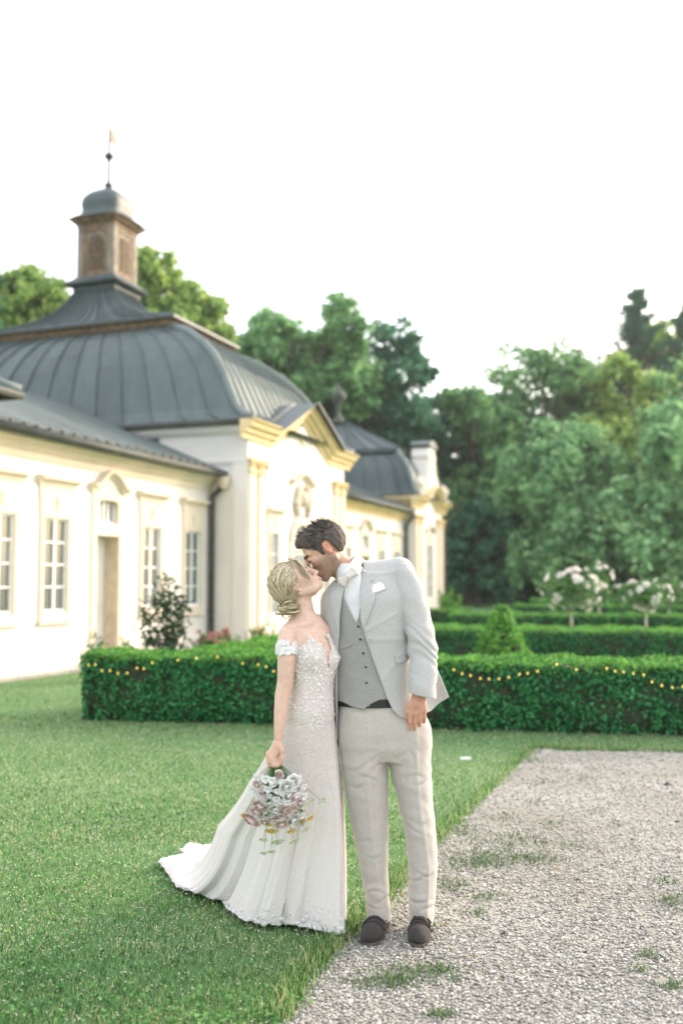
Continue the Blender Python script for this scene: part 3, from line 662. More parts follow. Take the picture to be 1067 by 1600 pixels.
ur = roof_base([[(a0,a2,6.69),(a1,a2,6.69),(cc[0],cc[1]-.2,8.15)],[(a0,a3,6.69),(a0,a2,6.69),(cc[0],cc[1]-.2,8.15),(cc[0],cc[1]+.2,8.15)],[(a1,a2,6.69),(a1,a3,6.69),(cc[0],cc[1]+.2,8.15),(cc[0],cc[1]-.2,8.15)]], 'upper_roof')
panels_plane(ur, (a0,a3,6.69), (a0,a2,6.69), (cc[0],cc[1]-.15,8.15), (cc[0],cc[1]+.15,8.15), 10)
panels_plane(ur, (a0,a2,6.69), (a1,a2,6.69), (cc[0]+.05,cc[1]-.2,8.15), (cc[0]-.05,cc[1]-.2,8.15), 7)
m = MB(); m.lathe([(.34,8.0),(.30,8.15),(.16,8.28),(.10,8.42),(.09,8.75),(.12,8.82),(.10,8.88),(.28,9.06),(.32,9.2),(.24,9.36),(.10,9.46),(.05,9.62),(.02,9.72)], (cc[0],cc[1],0), 12); P('roof_urn', m, 'gutter', bld, True)
# scrolled attic on the far pavilion
def scroll_poly(w, z0, z1):
    L = [(-w, z0), (-w*.92, z0+.25*(z1-z0)), (-w*.60, z0+.45*(z1-z0)), (-w*.46, z0+.72*(z1-z0)), (-w*.52, z0+.80*(z1-z0)), (-w*.40, z0+.94*(z1-z0)), (-w*.15, z1)]
    return L + [(-x, z) for x, z in L[::-1]]
q = MB(); q.prism(scroll_poly(1.15, 4.8, 6.95), 'y', CY-.12, CY+.55); at = P('attic_gable', q, 'render')
q = MB(); q.prism(scroll_poly(1.0, 5.0, 6.8), 'y', CY-.16, CY-.121); P('attic_panel', q, 'trim', at)
q = MB(); q.prism([(-.55,6.86),(-.6,6.96),(-.3,7.10),(0,7.16),(.3,7.10),(.6,6.96),(.55,6.86)], 'y', CY-.2, CY+.62); P('attic_cap', q, 'roof', at)
at.location = (fm, 0, 0)
for u in (C0+.25, C1-.25):
    m = MB(); m.lathe([(.16,4.8),(.18,4.86),(.08,4.95),(.20,5.15),(.22,5.3),(.12,5.42),(.05,5.5),(.0,5.6)], (u, CY-.12, 0), 10); P('cornice_urn', m, 'trim', bld, True)
m = MB(); m.tube([(C1+.05,CY-.5,4.78),(C1+.35,CY-.5,4.70),(C1+.45,CY-.45,4.45),(C1+.2,CY-.2,4.1),(C1+.1,CY-.1,3.8),(C1+.1,CY-.1,.1)], .06, 8); P('downpipe', m, 'gutter', bld, True)
# ------------------------------------------------------------------ trees of the wood
M['bark'] = pmat('bark', (0.10, 0.085, 0.065), 0.9, 0.3, 6, 0.6, 20)
M['leaf_a'] = leafmat('leaf_mid_green', [(0.051, 0.141, 0.069), (0.135, 0.301, 0.132), (0.257, 0.478, 0.188), (0.424, 0.639, 0.251)], 0.45, 0.5, 0.55, mixf=.55)
M['leaf_b'] = leafmat('leaf_warm_green', [(0.108, 0.201, 0.056), (0.243, 0.389, 0.101), (0.405, 0.566, 0.157), (0.567, 0.661, 0.213)], 0.45, 0.5, 0.55, mixf=.55)
M['leaf_c'] = leafmat('leaf_dark_green', [(0.023, 0.095, 0.059), (0.065, 0.197, 0.11), (0.136, 0.324, 0.161)], 0.45, 0.5, 0.55, mixf=.55)
M['leaf_d'] = leafmat('leaf_silver_green', [(0.077, 0.203, 0.106), (0.193, 0.381, 0.176), (0.333, 0.565, 0.263), (0.487, 0.711, 0.352)], 0.45, 0.5, 0.55, mixf=.55)
M['needle'] = leafmat('pine_needle', [(0.039, 0.13, 0.085), (0.065, 0.176, 0.104), (0.104, 0.227, 0.13)], 0.15, 0.6, 0.3)
def limb(mb, a, b, r0, r1, rng, n=5):
    a, b = np.array(a, float), np.array(b, float); pts = []
    for i in range(n + 1):
        t = i / n; p = a * (1 - t) + b * t + (rng.normal(0, .035, 3) * np.linalg.norm(b - a) if 0 < i < n else 0); pts.append(p)
    mb.tube([tuple(p) for p in pts], [r0 + (r1 - r0) * i / n for i in range(n + 1)], 6)
def tree(label, px, Y, top_y, half_w, low_y, mat, seed, nleaf=9000, style='round', leaf=.25, nl=26):
    rng = np.random.default_rng(seed); nleaf = int(nleaf * (1.0 if style == 'pine' else 1.55))
    b = pt(px, 900, Y); H = pt(px, top_y, Y).z; rw = half_w * Y / F_PX; zl = max(.5, pt(px, low_y, Y).z)
    root = empty('pine_tree' if style == 'pine' else 'leafy_tree', (b.x, Y, 0)); tag(root, label, 'tree', 'trees of the wood behind the garden')
    tr = MB(); r0 = max(.18, H * .022)
    limb(tr, (0, 0, -.3), (rng.normal(0, .3), rng.normal(0, .3), H * .86), r0, r0 * .15, rng, 7)
    P_, N_ = [], []
    cz, ch = (H + zl) / 2, (H - zl) / 2
    if style == 'pine':
        for i in range(26):
            z = zl + (H - zl) * (i / 25) ** .9; rr = rw * (1 - (i / 25) ** 1.4 * .85)
            for k in range(rng.integers(6, 9)):
                a = rng.random() * 6.28; L = rr * (.45 + .75 * rng.random()); e = (L * math.cos(a), L * math.sin(a), z + L * .75)
                limb(tr, (0, 0, z - .2), e, .07, .02, rng, 3)
                n = nleaf // 170; t = rng.random((n, 1)) ** .6
                q = np.array([0, 0, z]) * (1 - t) + np.array(e) * t + rng.normal(0, 1, (n, 3)) * np.array([.17, .17, .13])
                P_.append(q); N_.append(np.tile([0, 0, 1.0], (n, 1)))
    else:
        lobes = []
        for i in range(nl):
            # lobe centres over the crown envelope, more of them high and on the outside
            v = rng.normal(0, 1, 3); v /= np.linalg.norm(v); f = rng.random() ** .35
            c = np.array([v[0] * rw * f, v[1] * rw * .8 * f, cz + v[2] * ch * f]); r = rw * (.20 + .17 * rng.random())
            tz = (c[2] - zl) / (H - zl); sq_ = 1 - .35 * max(0, tz - .55) / .45; c[0] *= sq_; c[1] *= sq_
            c[2] = min(c[2], H - r * .75); lobes.append((c, r))
        for c, r in lobes:
            limb(tr, (0, 0, max(H * .15, c[2] - r * 2.2)), c, r0 * .3, r0 * .06, rng, 4)
            n = int(nleaf / nl)
            # each lobe is itself a handful of sprays, so the outline stays ragged
            ns = 11; d = rng.normal(0, 1, (ns, 3)); d /= np.linalg.norm(d, axis=1, keepdims=True); d[:, 2] = d[:, 2] * .8 + .1
            sc = c + d * r * (.55 + .55 * rng.random((ns, 1))); idx = rng.integers(0, ns, n)
            q = sc[idx] + rng.normal(0, 1, (n, 3)) * r * np.array([.21, .21, .17])
            if style == 'weep': q[:, 2] -= np.abs(rng.normal(0, r * .75, n)) * (np.linalg.norm(q[:, :2] - c[:2], axis=1) / r)
            P_.append(q); N_.append((q - c) / r + np.array([0, 0, .5]))
    Pn, Nn = np.concatenate(P_), np.concatenate(N_); keep = Pn[:, 2] > .3; Pn, Nn = Pn[keep], Nn[keep]
    V, F = leaf_cloud(Pn, Nn, leaf * (.7 + .6 * rng.random(len(Pn))), rng, .55 if style != 'pine' else .16, .7)
    link('crown', np_mesh('crown', V, F, M[mat]), root); tr.build('trunk', M['bark'], root, True)
    return root
# behind the building
tree('sunlit loose tree showing above the grey roof, left of the bell lantern'.replace(', left of', ' before'), 40, 52, 425, 95, 640, 'leaf_b', 1, 6000)
tree('low tree crown peeping over the roof ridge', -60, 50, 420, 80, 640, 'leaf_a', 2, 3500)
tree('tall warm green tree rising directly behind the bell lantern', 248, 56, 372, 92, 700, 'leaf_b', 3, 11000, nl=36)
tree('rounded tree behind the mansard roof beside the lantern tree', 305, 60, 462, 75, 720, 'leaf_b', 4, 6500)
tree('large spreading tree above the gable of the pavilion', 470, 66, 445, 130, 760, 'leaf_a', 5, 13000, nl=34)
tree('broad tree standing behind the roof urn of the far pavilion', 590, 68, 490, 110, 800, 'leaf_c', 6, 12000, nl=34)
tree('dark tree filling the gap behind the scrolled attic', 650, 74, 580, 95, 900, 'leaf_c', 7, 9000)
tree('dark tree crown low behind the far pavilion roof', 560, 76, 600, 130, 900, 'leaf_c', 8, 7000)
tree('tree crown closing the gap between attic and treeline dip', 722, 82, 610, 90, 910, 'leaf_a', 30, 7000)
# the wood on the open side
tree('mid green tree standing just past the far end of the building', 735, 70, 590, 100, 905, 'leaf_a', 9, 11000)
tree('dense dark tree at the dip of the treeline', 700, 84, 585, 110, 915, 'leaf_c', 10, 8000)
tree('pale green tree with heavy drooping boughs at the lawn edge', 880, 58, 650, 105, 900, 'leaf_d', 11, 12000, 'weep')
tree('tall mid green tree behind the drooping pale tree', 850, 76, 545, 130, 880, 'leaf_a', 12, 13000, nl=34)
tree('tree with thin airy top next to the pine', 930, 78, 535, 90, 860, 'leaf_b', 13, 9000)
tree('tall dark pine with open upward branches above the wood', 1003, 84, 462, 70, 700, 'needle', 14, 8000, 'pine', leaf=.36)
tree('warm green tree in front of the pine', 990, 70, 560, 95, 880, 'leaf_b', 15, 10000)
tree('silver green tree with layered boughs by the flowering roses', 1040, 56, 620, 100, 905, 'leaf_d', 16, 12000, 'weep')
tree('second dark pine half hidden at the end of the wood', 1085, 82, 480, 70, 720, 'needle', 17, 6000, 'pine', leaf=.36)
tree('tall broad tree closing the end of the wood', 1120, 68, 540, 110, 900, 'leaf_a', 18, 9000)
tree('dark tree deep in the wood behind the pale drooping one', 800, 90, 600, 120, 915, 'leaf_c', 19, 8000)
tree('dark tree deep in the wood below the pines', 960, 92, 600, 130, 915, 'leaf_c', 20, 8000)
tree('dark tree deep in the wood at its far end', 1080, 92, 590, 120, 915, 'leaf_c', 22, 8000)
tree('bushy low tree at the foot of the wood near the building', 745, 64, 770, 70, 935, 'leaf_c', 23, 7000)
tree('bushy low tree at the foot of the wood behind the roses', 840, 62, 790, 80, 935, 'leaf_c', 24, 7000)
tree('bushy low tree beneath the drooping pale tree', 930, 60, 800, 80, 935, 'leaf_c', 25, 7000)
tree('bushy low tree beneath the layered silver tree', 1040, 60, 800, 90, 935, 'leaf_c', 26, 7000)
tree('tall mid green tree past the end of the gravel', 1230, 66, 520, 115, 900, 'leaf_a', 27, 7000)
tree('warm green tree past the end of the gravel', 1370, 62, 540, 120, 900, 'leaf_b', 28, 7000)
tree('dark green tree past the end of the gravel', 1520, 60, 500, 120, 900, 'leaf_c', 29, 7000)
tree('tall olive tree rising behind the pines at the end of the wood', 1045, 90, 498, 85, 880, 'leaf_b', 33, 8000)
# undergrowth closing the foot of the wood
rng = np.random.default_rng(77); n = 15000
X = rng.uniform(-12, 48, n); Yv = rng.uniform(72, 96, n); Z = rng.random(n) ** 1.3 * (5.5 + 2 * np.sin(X * .7)); 
V, F = leaf_cloud(np.stack([X, Yv, Z], 1), np.tile([0, -1, .4], (n, 1)), .42, rng, .55, .7)
tag(link('undergrowth', np_mesh('undergrowth', V, F, M['leaf_c'])), 'dark undergrowth closing the foot of the wood', 'undergrowth', None, 'stuff')

# ------------------------------------------------------------------ hedges
M['hedge'] = leafmat('box_leaf', [(0.004, 0.042, 0.018), (0.017, 0.137, 0.045), (0.042, 0.237, 0.075), (0.093, 0.356, 0.119)], 0.2, 0.45, 1.6, mixf=.3)
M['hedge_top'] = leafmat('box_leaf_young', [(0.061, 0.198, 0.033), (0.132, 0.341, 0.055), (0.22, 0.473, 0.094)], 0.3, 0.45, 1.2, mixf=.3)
M['hedge_core'] = pmat('hedge_core', (0.03, 0.045, 0.02), 0.95, 0.3, 12, 0.8, 30)
def hedge(label, path, w, h, dens, leaf, seed, top_young=0.8, group='clipped box hedges of the parterre', young_zone=.10):
    """clipped hedge: path is the front edge on the ground from a to b, w deep (away from the viewer)"""
    rng = np.random.default_rng(seed); a, b = Vector(path[0]), Vector(path[1]); L = (b - a).length
    d = (b - a).normalized(); nrm = Vector((-d.y, d.x, 0))
    root = empty('box_hedge', a, math.atan2(d.y, d.x)); tag(root, label, 'hedge', group)
    # core: slightly bulging rounded block
    m = MB(); rings = []; nseg = max(4, int(L / .5))
    for i in range(nseg + 1):
        x = .06 + (L - .12) * i / nseg; j = lambda: rng.normal(0, .012)
        rings.append([(x, .10 + j(), 0), (x, .05 + j(), h * .25), (x, .05 + j(), h * .75), (x, .09, h - .05), (x, .16, h - .03 + j()), (x, w - .16, h - .03 + j()), (x, w - .09, h - .05), (x, w - .05, h * .7), (x, w - .10, 0)])
    m.loft(rings); m.build('hedge_core', M['hedge_core'], root, True)
    sets = []
    def face(n, fn): sets.append(fn(rng.random(n), rng.random(n)))
    bulge = lambda u, v: .032 * np.sin(u * L * 5 + 2 * v) * np.sin(v * 5 + u * L * 1.7) + .030 * np.sin(u * L * 11.3 + v * 5) * np.sin(v * 9 - u * L * 3) 
    face(int(L * h * dens), lambda u, v: (np.stack([u*L, .035 + bulge(u, v) + .05 * np.where(v < .25, (.25 - v) * 2, 0) + rng.normal(0, .026, len(u)), v**.9*h], 1), np.tile([0, -1, .35], (len(u), 1))))
    face(int(L * w * dens * .8), lambda u, v: (np.stack([u*L, v*w, h + .018*np.sin(u*L*4+3*v) + .014*np.sin(u*L*13) + rng.normal(0, .014, len(u))], 1), np.tile([0, 0, 1.], (len(u), 1))))
    face(int(w * h * dens), lambda u, v: (np.stack([.03 + rng.normal(0, .02, len(u)), u*w, v*h], 1), np.tile([-1, 0, .3], (len(u), 1))))
    face(int(w * h * dens), lambda u, v: (np.stack([L - .03 + rng.normal(0, .02, len(u)), u*w, v*h], 1), np.tile([1, 0, .3], (len(u), 1))))
    face(int(L * h * dens * .7), lambda u, v: (np.stack([u*L, w - .035 + rng.normal(0, .018, len(u)), v*h], 1), np.tile([0, 1, .35], (len(u), 1))))
    Pn = np.concatenate([s[0] for s in sets]); Nn = np.concatenate([s[1] for s in sets])
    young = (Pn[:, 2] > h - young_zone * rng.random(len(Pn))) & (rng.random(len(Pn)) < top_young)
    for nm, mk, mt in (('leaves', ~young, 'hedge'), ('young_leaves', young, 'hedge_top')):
        if mk.sum() == 0: continue
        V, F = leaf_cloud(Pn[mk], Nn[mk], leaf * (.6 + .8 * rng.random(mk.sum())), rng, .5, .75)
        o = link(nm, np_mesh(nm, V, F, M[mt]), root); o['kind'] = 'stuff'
    return root
def at_y(px, Y): q = pt(px, 900, Y); return Vector((q.x, Y, 0))
hL = gp(126, 1126); hR = gp(1067, 1152); hd = (hR - hL).normalized()
HSPLIT = 4.0
hedge('long clipped hedge strung with bulbs, one end free on the open lawn', (hL, hL + hd * 3.69), 1.05, .72, 3600, .022, 41)
hedge('long clipped hedge strung with bulbs, running along the head of the gravel', (hL + hd * 3.73, hL + hd * 8.6), 1.10, .70, 3300, .022, 42)
# side hedge running back from the first one, towards the pavilion
sd = Vector((.22, .975, 0)).normalized(); s0 = Vector((-1.80, 11.55, 0)); nrm_a = s0 + sd * 4.6
hedge('bright topped wide hedge running back from the strung hedge to the pavilion', (nrm_a, s0), 1.9, .74, 3000, .020, 43, .97)
def row(px0, Y0, px1, Y1): return (at_y(px0, Y0), at_y(px1, Y1))
hedge('second clipped hedge beyond the cone topiary', row(560, 18.4, 1130, 16.8), 1.7, .70, 2200, .022, 44, .9)
hedge('short clipped hedge beyond the second one, ahead of the rose trees', row(700, 25.0, 1140, 23.5), 1.6, .74, 1100, .030, 45, .85)
hedge('far clipped hedge behind the rose trees', row(800, 32.0, 1140, 30.5), 1.6, .80, 700, .036, 46, .8)
hedge('farthest clipped hedge of the parterre before the wood', row(830, 40.0, 1140, 39.0), 1.8, .85, 450, .045, 47, .8)
hedge('far hedge end by the pavilion corner', row(655, 36.0, 720, 35.5), 1.6, .55, 500, .04, 48, .9)

# cone topiary
def cone_topiary(c, r, h, seed):
    rng = np.random.default_rng(seed); root = empty('cone_topiary', c); tag(root, 'small clipped cone of golden green conifer between two hedges', 'topiary')
    m = MB(); m.lathe([(r*.9, .05), (r*.88, h*.2), (r*.62, h*.5), (r*.30, h*.8), (.02, h*.97)], (0,0,0), 14); m.build('topiary_core', M['hedge_core'], root, True)
    t = MB(); t.tube([(0,0,-.05),(0,0,h*.5)], [.03,.02], 6); t.build('trunk', M['bark'], root)
    n = 6000; v = rng.random(n) ** 1.15; a = rng.random(n) * 6.28
    rad = r * np.interp(v, [0, .15, .3, .5, .7, .85, 1], [.92, 1.0, .93, .72, .46, .26, .04]) * (1 + .13 * np.sin(a * 5 + v * 9) + .12 * np.sin(a * 9 - v * 19)) + rng.normal(0, .03, n)
    Pn = np.stack([rad*np.cos(a), rad*np.sin(a), .03 + v*h], 1)
    V, F = leaf_cloud(Pn, np.stack([np.cos(a), np.sin(a), .5+0*a], 1), .026*(.6+.8*rng.random(n)), rng, .5, .7)
    link('foliage', np_mesh('foliage', V, F, M['hedge_top']), root)
cone_topiary(at_y(783, 13.6), .44, 1.20, 51)

# rose standards: trunk, leafy head, blossoms
M['rose_leaf'] = leafmat('rose_leaf', [(0.05, 0.14, 0.04), (0.08, 0.2, 0.055), (0.13, 0.27, 0.085)], 0.3, 0.45, 2.0)
M['rose_leaf_dark'] = leafmat('rose_leaf_dark', [(0.02, 0.05, 0.022), (0.035, 0.085, 0.03), (0.06, 0.12, 0.045)], 0.25, 0.4, 2.0)
M['blossom'] = leafmat('white_blossom', [(0.72, 0.66, 0.62), (0.82, 0.78, 0.74), (0.88, 0.86, 0.84)], 0.3, 0.6, 3.0)
M['blossom_pink'] = leafmat('pink_blossom', [(0.36, 0.15, 0.14), (0.46, 0.22, 0.20), (0.55, 0.33, 0.28)], 0.3, 0.6, 3.0)
M['blossom_apricot'] = leafmat('apricot_blossom', [(0.70, 0.42, 0.22), (0.78, 0.55, 0.30), (0.80, 0.66, 0.40)], 0.3, 0.6, 3.0)
def flower_mesh(name, r, mat, seed, npet=14):
    rng = np.random.default_rng(seed); mb = MB()
    for i in range(npet):
        t = i / npet; a = i * 2.4; rr = r * (.25 + .75 * t); z = r * (.55 - .5 * t); w = r * .55
        d = np.array([math.cos(a), math.sin(a)]); s = np.array([-d[1], d[0]])
        p = lambda f, k, zz: (d[0]*rr*f + s[0]*k, d[1]*rr*f + s[1]*k, zz)
        mb.add([p(.15, -.15*w, 0), p(.15, .15*w, 0), p(.8, w*.6, z*.8), p(1.0, 0, z), p(.8, -w*.6, z*.8)], [(0, 1, 2, 3), (0, 3, 4)])
    return mb.mesh(name, mat, True)
M['pale_stem'] = pmat('pale_stem', (.42, .38, .31), .85, .2, 12)
def rose_tree(label, px, Y, w_px, top_px, low_px, nflow, leafm, seed, blossom='blossom', fr=.085):
    rng = np.random.default_rng(seed); c = at_y(px, Y); zt = pt(px, top_px, Y).z; zl = pt(px, low_px, Y).z; rw = w_px / 2 * Y / F_PX
    root = empty('rose_tree', c); tag(root, label, 'rose tree', 'standard roses in the parterre')
    t = MB(); t.tube([(0,0,-.05),(.02,0,zl*.5),(0,.02,zl+.2)], [.035,.03,.022], 7); 
    for i in range(9):
        a = i*.7; limb(t, (0,0,zl*.95), (rw*.7*math.cos(a), rw*.6*math.sin(a), zl+(zt-zl)*(.4+.4*rng.random())), .014, .005, rng, 3)
    t.build('trunk', M['pale_stem'], root, True)
    n = 1000; v = rng.normal(0, 1, (n, 3)); v /= np.linalg.norm(v, axis=1, keepdims=True); f = rng.random((n, 1)) ** .45
    wob = 1 + .34*np.sin(v[:, :1]*6+seed) + .26*np.sin(v[:, 2:]*7+v[:, 1:2]*4+seed)
    q = v*f*wob*np.array([rw, rw*.85, (zt-zl)/2]) + np.array([0, 0, (zt+zl)/2])
    V, F = leaf_cloud(q, v + np.array([0, 0, .4]), .045*(.6+.7*rng.random(n)), rng, .6, .7); link('foliage', np_mesh('foliage', V, F, M[leafm]), root)
    fm_ = [flower_mesh('blossom', fr, M[blossom], seed+i, 16) for i in range(3)]
    for i in range(nflow):
        d = rng.normal(0, 1, 3); d[1] = -abs(d[1]) * .7 if rng.random() < .75 else d[1]; d /= np.linalg.norm(d)
        o = link('blossom', fm_[i % 3], root, tuple(d*np.array([rw, rw*.85, (zt-zl)/2])*(.85+.25*rng.random()) + np.array([0, 0, (zt+zl)/2])))
        o.rotation_euler = Vector(d).to_track_quat('Z', 'Y').to_euler(); s = .55+.85*rng.random(); o.scale = (s, s, s)
rose_tree('round rose tree thick with white blossoms above a bare stem', 890, 20.8, 100, 890, 952, 34, 'rose_leaf', 61, fr=.105)
rose_tree('white rose tree with taller loose shoots standing behind the round one', 934, 25.5, 46, 880, 946, 14, 'rose_leaf', 62, fr=.09)
rose_tree('white rose tree with flat spreading head on a pale stem', 1006, 20.5, 78, 908, 952, 22, 'rose_leaf', 63, fr=.105)
rose_tree('leafy rose tree with few blossoms behind the spreading one', 1042, 25.5, 70, 900, 945, 7, 'rose_leaf', 64)

# rose bush on its wrought-iron support, behind the end of the hedge
M['iron'] = pmat('wrought_iron', (0.025, 0.03, 0.028), 0.5, 0.2, 20)
rb_c = at_y(262, 12.9)
sup = empty('rose_support', rb_c); tag(sup, 'wrought iron plant support with curled scroll ends around the rose bush', 'plant support')
zs_ = pt(262, 940, 12.9).z
for sx in (-1, 1):
    m = MB(); m.tube([(sx*.22, 0, 0), (sx*.22, 0, zs_)], .007, 6); m.build('post', M['iron'], sup)
    m = MB(); m.tube([(sx*(.20+.16*(i/20)) + sx*.055*(1-i/26)*math.cos(i*.42), 0, zs_+.02+.06*(1-i/26)*math.sin(i*.42)) for i in range(22)], .007, 6); m.build('scroll', M['iron'], sup)
for z in (.35, .75, zs_-.02):
    m = MB(); m.tube([(.22*math.cos(t), .22*math.sin(t), z) for t in [2*math.pi*i/20 for i in range(21)]], .006, 5, False); m.build('hoop', M['iron'], sup)
def bush(name, label, c, rw, h, n, leaf, leafm, nflow, blossom, fr, seed, upright=False, cat='bush', group=None):
    rng = np.random.default_rng(seed); root = empty(name, c); tag(root, label, cat, group)
    st = MB(); Pn, Nn = [], []; ns = 15 if upright else 12; tips = []
    for i in range(ns):
        a = rng.random()*6.28; L = rng.random()**.7; tip = np.array([rw*L*math.cos(a), rw*L*math.sin(a), h*(1-.45*L*rng.random()-(.28*rng.random() if i else 0))]); tips.append(tip)
        limb(st, (rng.normal(0, .03), rng.normal(0, .03), 0), tip, .009, .003, rng, 5)
        k = n // ns; t = rng.random((k, 1))**.75; q = np.array([tip[0]*.3, tip[1]*.3, 0])*(1-t) + tip*t + rng.normal(0, 1, (k, 3))*rw*np.array([.22, .22, .13])*(1.25-t*.8); q[:, 2] = np.maximum(q[:, 2], .02)
        Pn.append(q); Nn.append(np.tile([0, -.3, 1.], (k, 1)))
    Pn, Nn = np.concatenate(Pn), np.concatenate(Nn); V, F = leaf_cloud(Pn, Nn, leaf*(.6+.7*rng.random(len(Pn))), rng, .6, .8)
    st.build('stem', M['bark'], root, True); link('foliage', np_mesh('foliage', V, F, M[leafm]), root)
    fmesh = flower_mesh('blossom', fr, M[blossom], seed, 13)
    for i in range(nflow):
        tp = tips[i % ns] + rng.normal(0, .03, 3) if not i % 2 else Pn[rng.integers(0, len(Pn))]
        o = link('blossom', fmesh, root, tuple(tp)); o.rotation_euler = (rng.normal(.5, .4), rng.normal(0, .4), rng.random()*6); s = .7+.6*rng.random(); o.scale = (s, s, s)
    return root
bush('rose_bush', 'dark leaved rose bush with a few yellow buds climbing an iron support', rb_c, .46, pt(262, 890, 12.9).z, 1900, .036, 'rose_leaf_dark', 9, 'blossom_apricot', .028, 71, True)
bush('rose_bush', 'small apricot rose bush at the corner of the house door', at_y(150, 15.6), .27, .78, 420, .035, 'rose_leaf', 8, 'blossom_apricot', .035, 72)
bush('rose_bush', 'low sparse rose bush between the doorway and the iron support', at_y(205, 16.8), .30, .62, 300, .035, 'rose_leaf', 9, 'blossom_apricot', .045, 73)
bush('hydrangea_bush', 'pink hydrangea bush beside the drainpipe', at_y(322, 19.5), .38, .60, 380, .05, 'rose_leaf', 20, 'blossom_pink', .10, 74)
bush('hydrangea_bush', 'faded pink hydrangea bush below the pavilion wall', at_y(350, 19.9), .36, .60, 320, .05, 'rose_leaf', 18, 'blossom_pink', .10, 75)
bush('flower_bush', 'yellow flowering plant at the foot of the pavilion wall', at_y(408, 20.8), .3, .72, 260, .05, 'rose_leaf', 16, 'blossom_apricot', .07, 76)
bush('shrub', 'light green shrub at the far corner of the building', at_y(700, 41.0), .7, 1.3, 500, .09, 'hedge_top', 0, 'blossom', .05, 77)

# ------------------------------------------------------------------ strings of bulbs on the front hedges
def bulb_mat():
    m, nt, b = newmat('lit_bulb'); b.inputs['Base Color'].default_value = (.6, .4, .1, 1)
    b.inputs['Emission Color'].default_value = (1.0, .74, .12, 1); b.inputs['Emission Strength'].default_value = 0.22; return m
M['bulb'] = bulb_mat(); M['wire'] = pmat('green_wire', (0.02, 0.035, 0.02), 0.6)
def hedge_front(px, py):               # where the pixel's ray meets the hedge's front face, or its top
    a, b_, c = ray(px, py); n = Vector((-hd.y, hd.x, 0)); o = Vector((0, 0, CAM_H)); D = Vector((a, b_, c))
    s = (hL - o).dot(n) / D.dot(n); p = o + D * s
    if p.z > .70: p = gp(px, py, .735)
    else: p -= n * .035
    return p
def string(label, px):
    pts = [hedge_front(*q) for q in px]; root = empty('light_string', pts[0]); tag(root, label, 'light string', 'strings of bulbs on the hedges')
    loc = [p - pts[0] for p in pts]; path = []
    for i in range(len(loc) - 1):
        for k in range(4):
            t = k / 4; q = loc[i].lerp(loc[i+1], t); q.z -= .02 * math.sin(math.pi * t); path.append(q + Vector((0, 0, .018)))
    path.append(loc[-1] + Vector((0, 0, .018)))
    w = MB(); w.tube(path, .0025, 5); w.build('wire', M['wire'], root)
    bm_ = MB(); bm_.lathe([(.002,.014),(.005,.012),(.006,.007),(.009,.002),(.0112,-.005),(.009,-.012),(.003,-.016)], (0,0,0), 10); bm_.v = [tuple(c * .78 for c in v) for v in bm_.v]; me = bm_.mesh('bulb', M['bulb'], True)
    for p in loc: link('bulb', me, root, p)
Z2 = [(407,1380),(437,1378),(466,1405),(503,1405),(538,1417),(580,1416),(624,1394),(655,1396),(693,1370),(807,1358),(885,1350)]
string('string of small yellow bulbs sagging over the free-ended hedge', [(x/2.884, 560 + y/2.884) for x, y in Z2] + [(340,1026),(381,1036),(405,1038),(417,1041),(429,1048),(445,1052),(462,1050)])
Z7 = [(130,513),(162,529),(197,537),(237,549),(272,551),(313,550),(353,544),(396,532),(430,528),(471,519),(548,492),(628,512),(752,508),(787,519),(821,523),(861,528),(903,534),(937,563),(977,577),(1020,586),(1062,582),(1100,570)]
string('string of small yellow bulbs along the hedge above the gravel', [(660 + x/2.6216, 850 + y/2.6216) for x, y in Z7])
# ------------------------------------------------------------------ sculpting: distance fields meshed with surface nets
def smin(a, b, k):
    if k <= 0: return np.minimum(a, b)
    h = np.clip(.5 + .5 * (a - b) / k, 0, 1); return a * (1 - h) + b * h - k * h * (1 - h)
def smax(a, b, k): return -smin(-a, -b, k)
def sd_poly(x, y, poly):
    """signed distance to a polygon, negative inside"""
    P_ = np.asarray(poly, float); n = len(P_); d = np.full(x.shape, 1e9); s = np.zeros(x.shape, bool); j = n - 1
    for i in range(n):
        ex, ey = P_[j] - P_[i]; wx, wy = x - P_[i][0], y - P_[i][1]
        t = np.clip((wx * ex + wy * ey) / (ex * ex + ey * ey + 1e-12), 0, 1)
        d = np.minimum(d, (wx - ex * t) ** 2 + (wy - ey * t) ** 2)
        yi, yj = P_[i][1], P_[j][1]
        if yi != yj: s ^= ((yi > y) != (yj > y)) & (x < (P_[j][0] - P_[i][0]) * (y - yi) / (yj - yi) + P_[i][0])
        j = i
    return np.where(s, -1, 1) * np.sqrt(d)
def wav(x, y, z, f, seed, n=6):
    r = np.random.default_rng(seed); o = 0
    for i in range(n):
        v = r.normal(0, 1, 3); v /= np.linalg.norm(v); o = o + np.sin((x * v[0] + y * v[1] + z * v[2]) * f * (.6 + .8 * r.random()) + r.random() * 6.28)
    return o / n
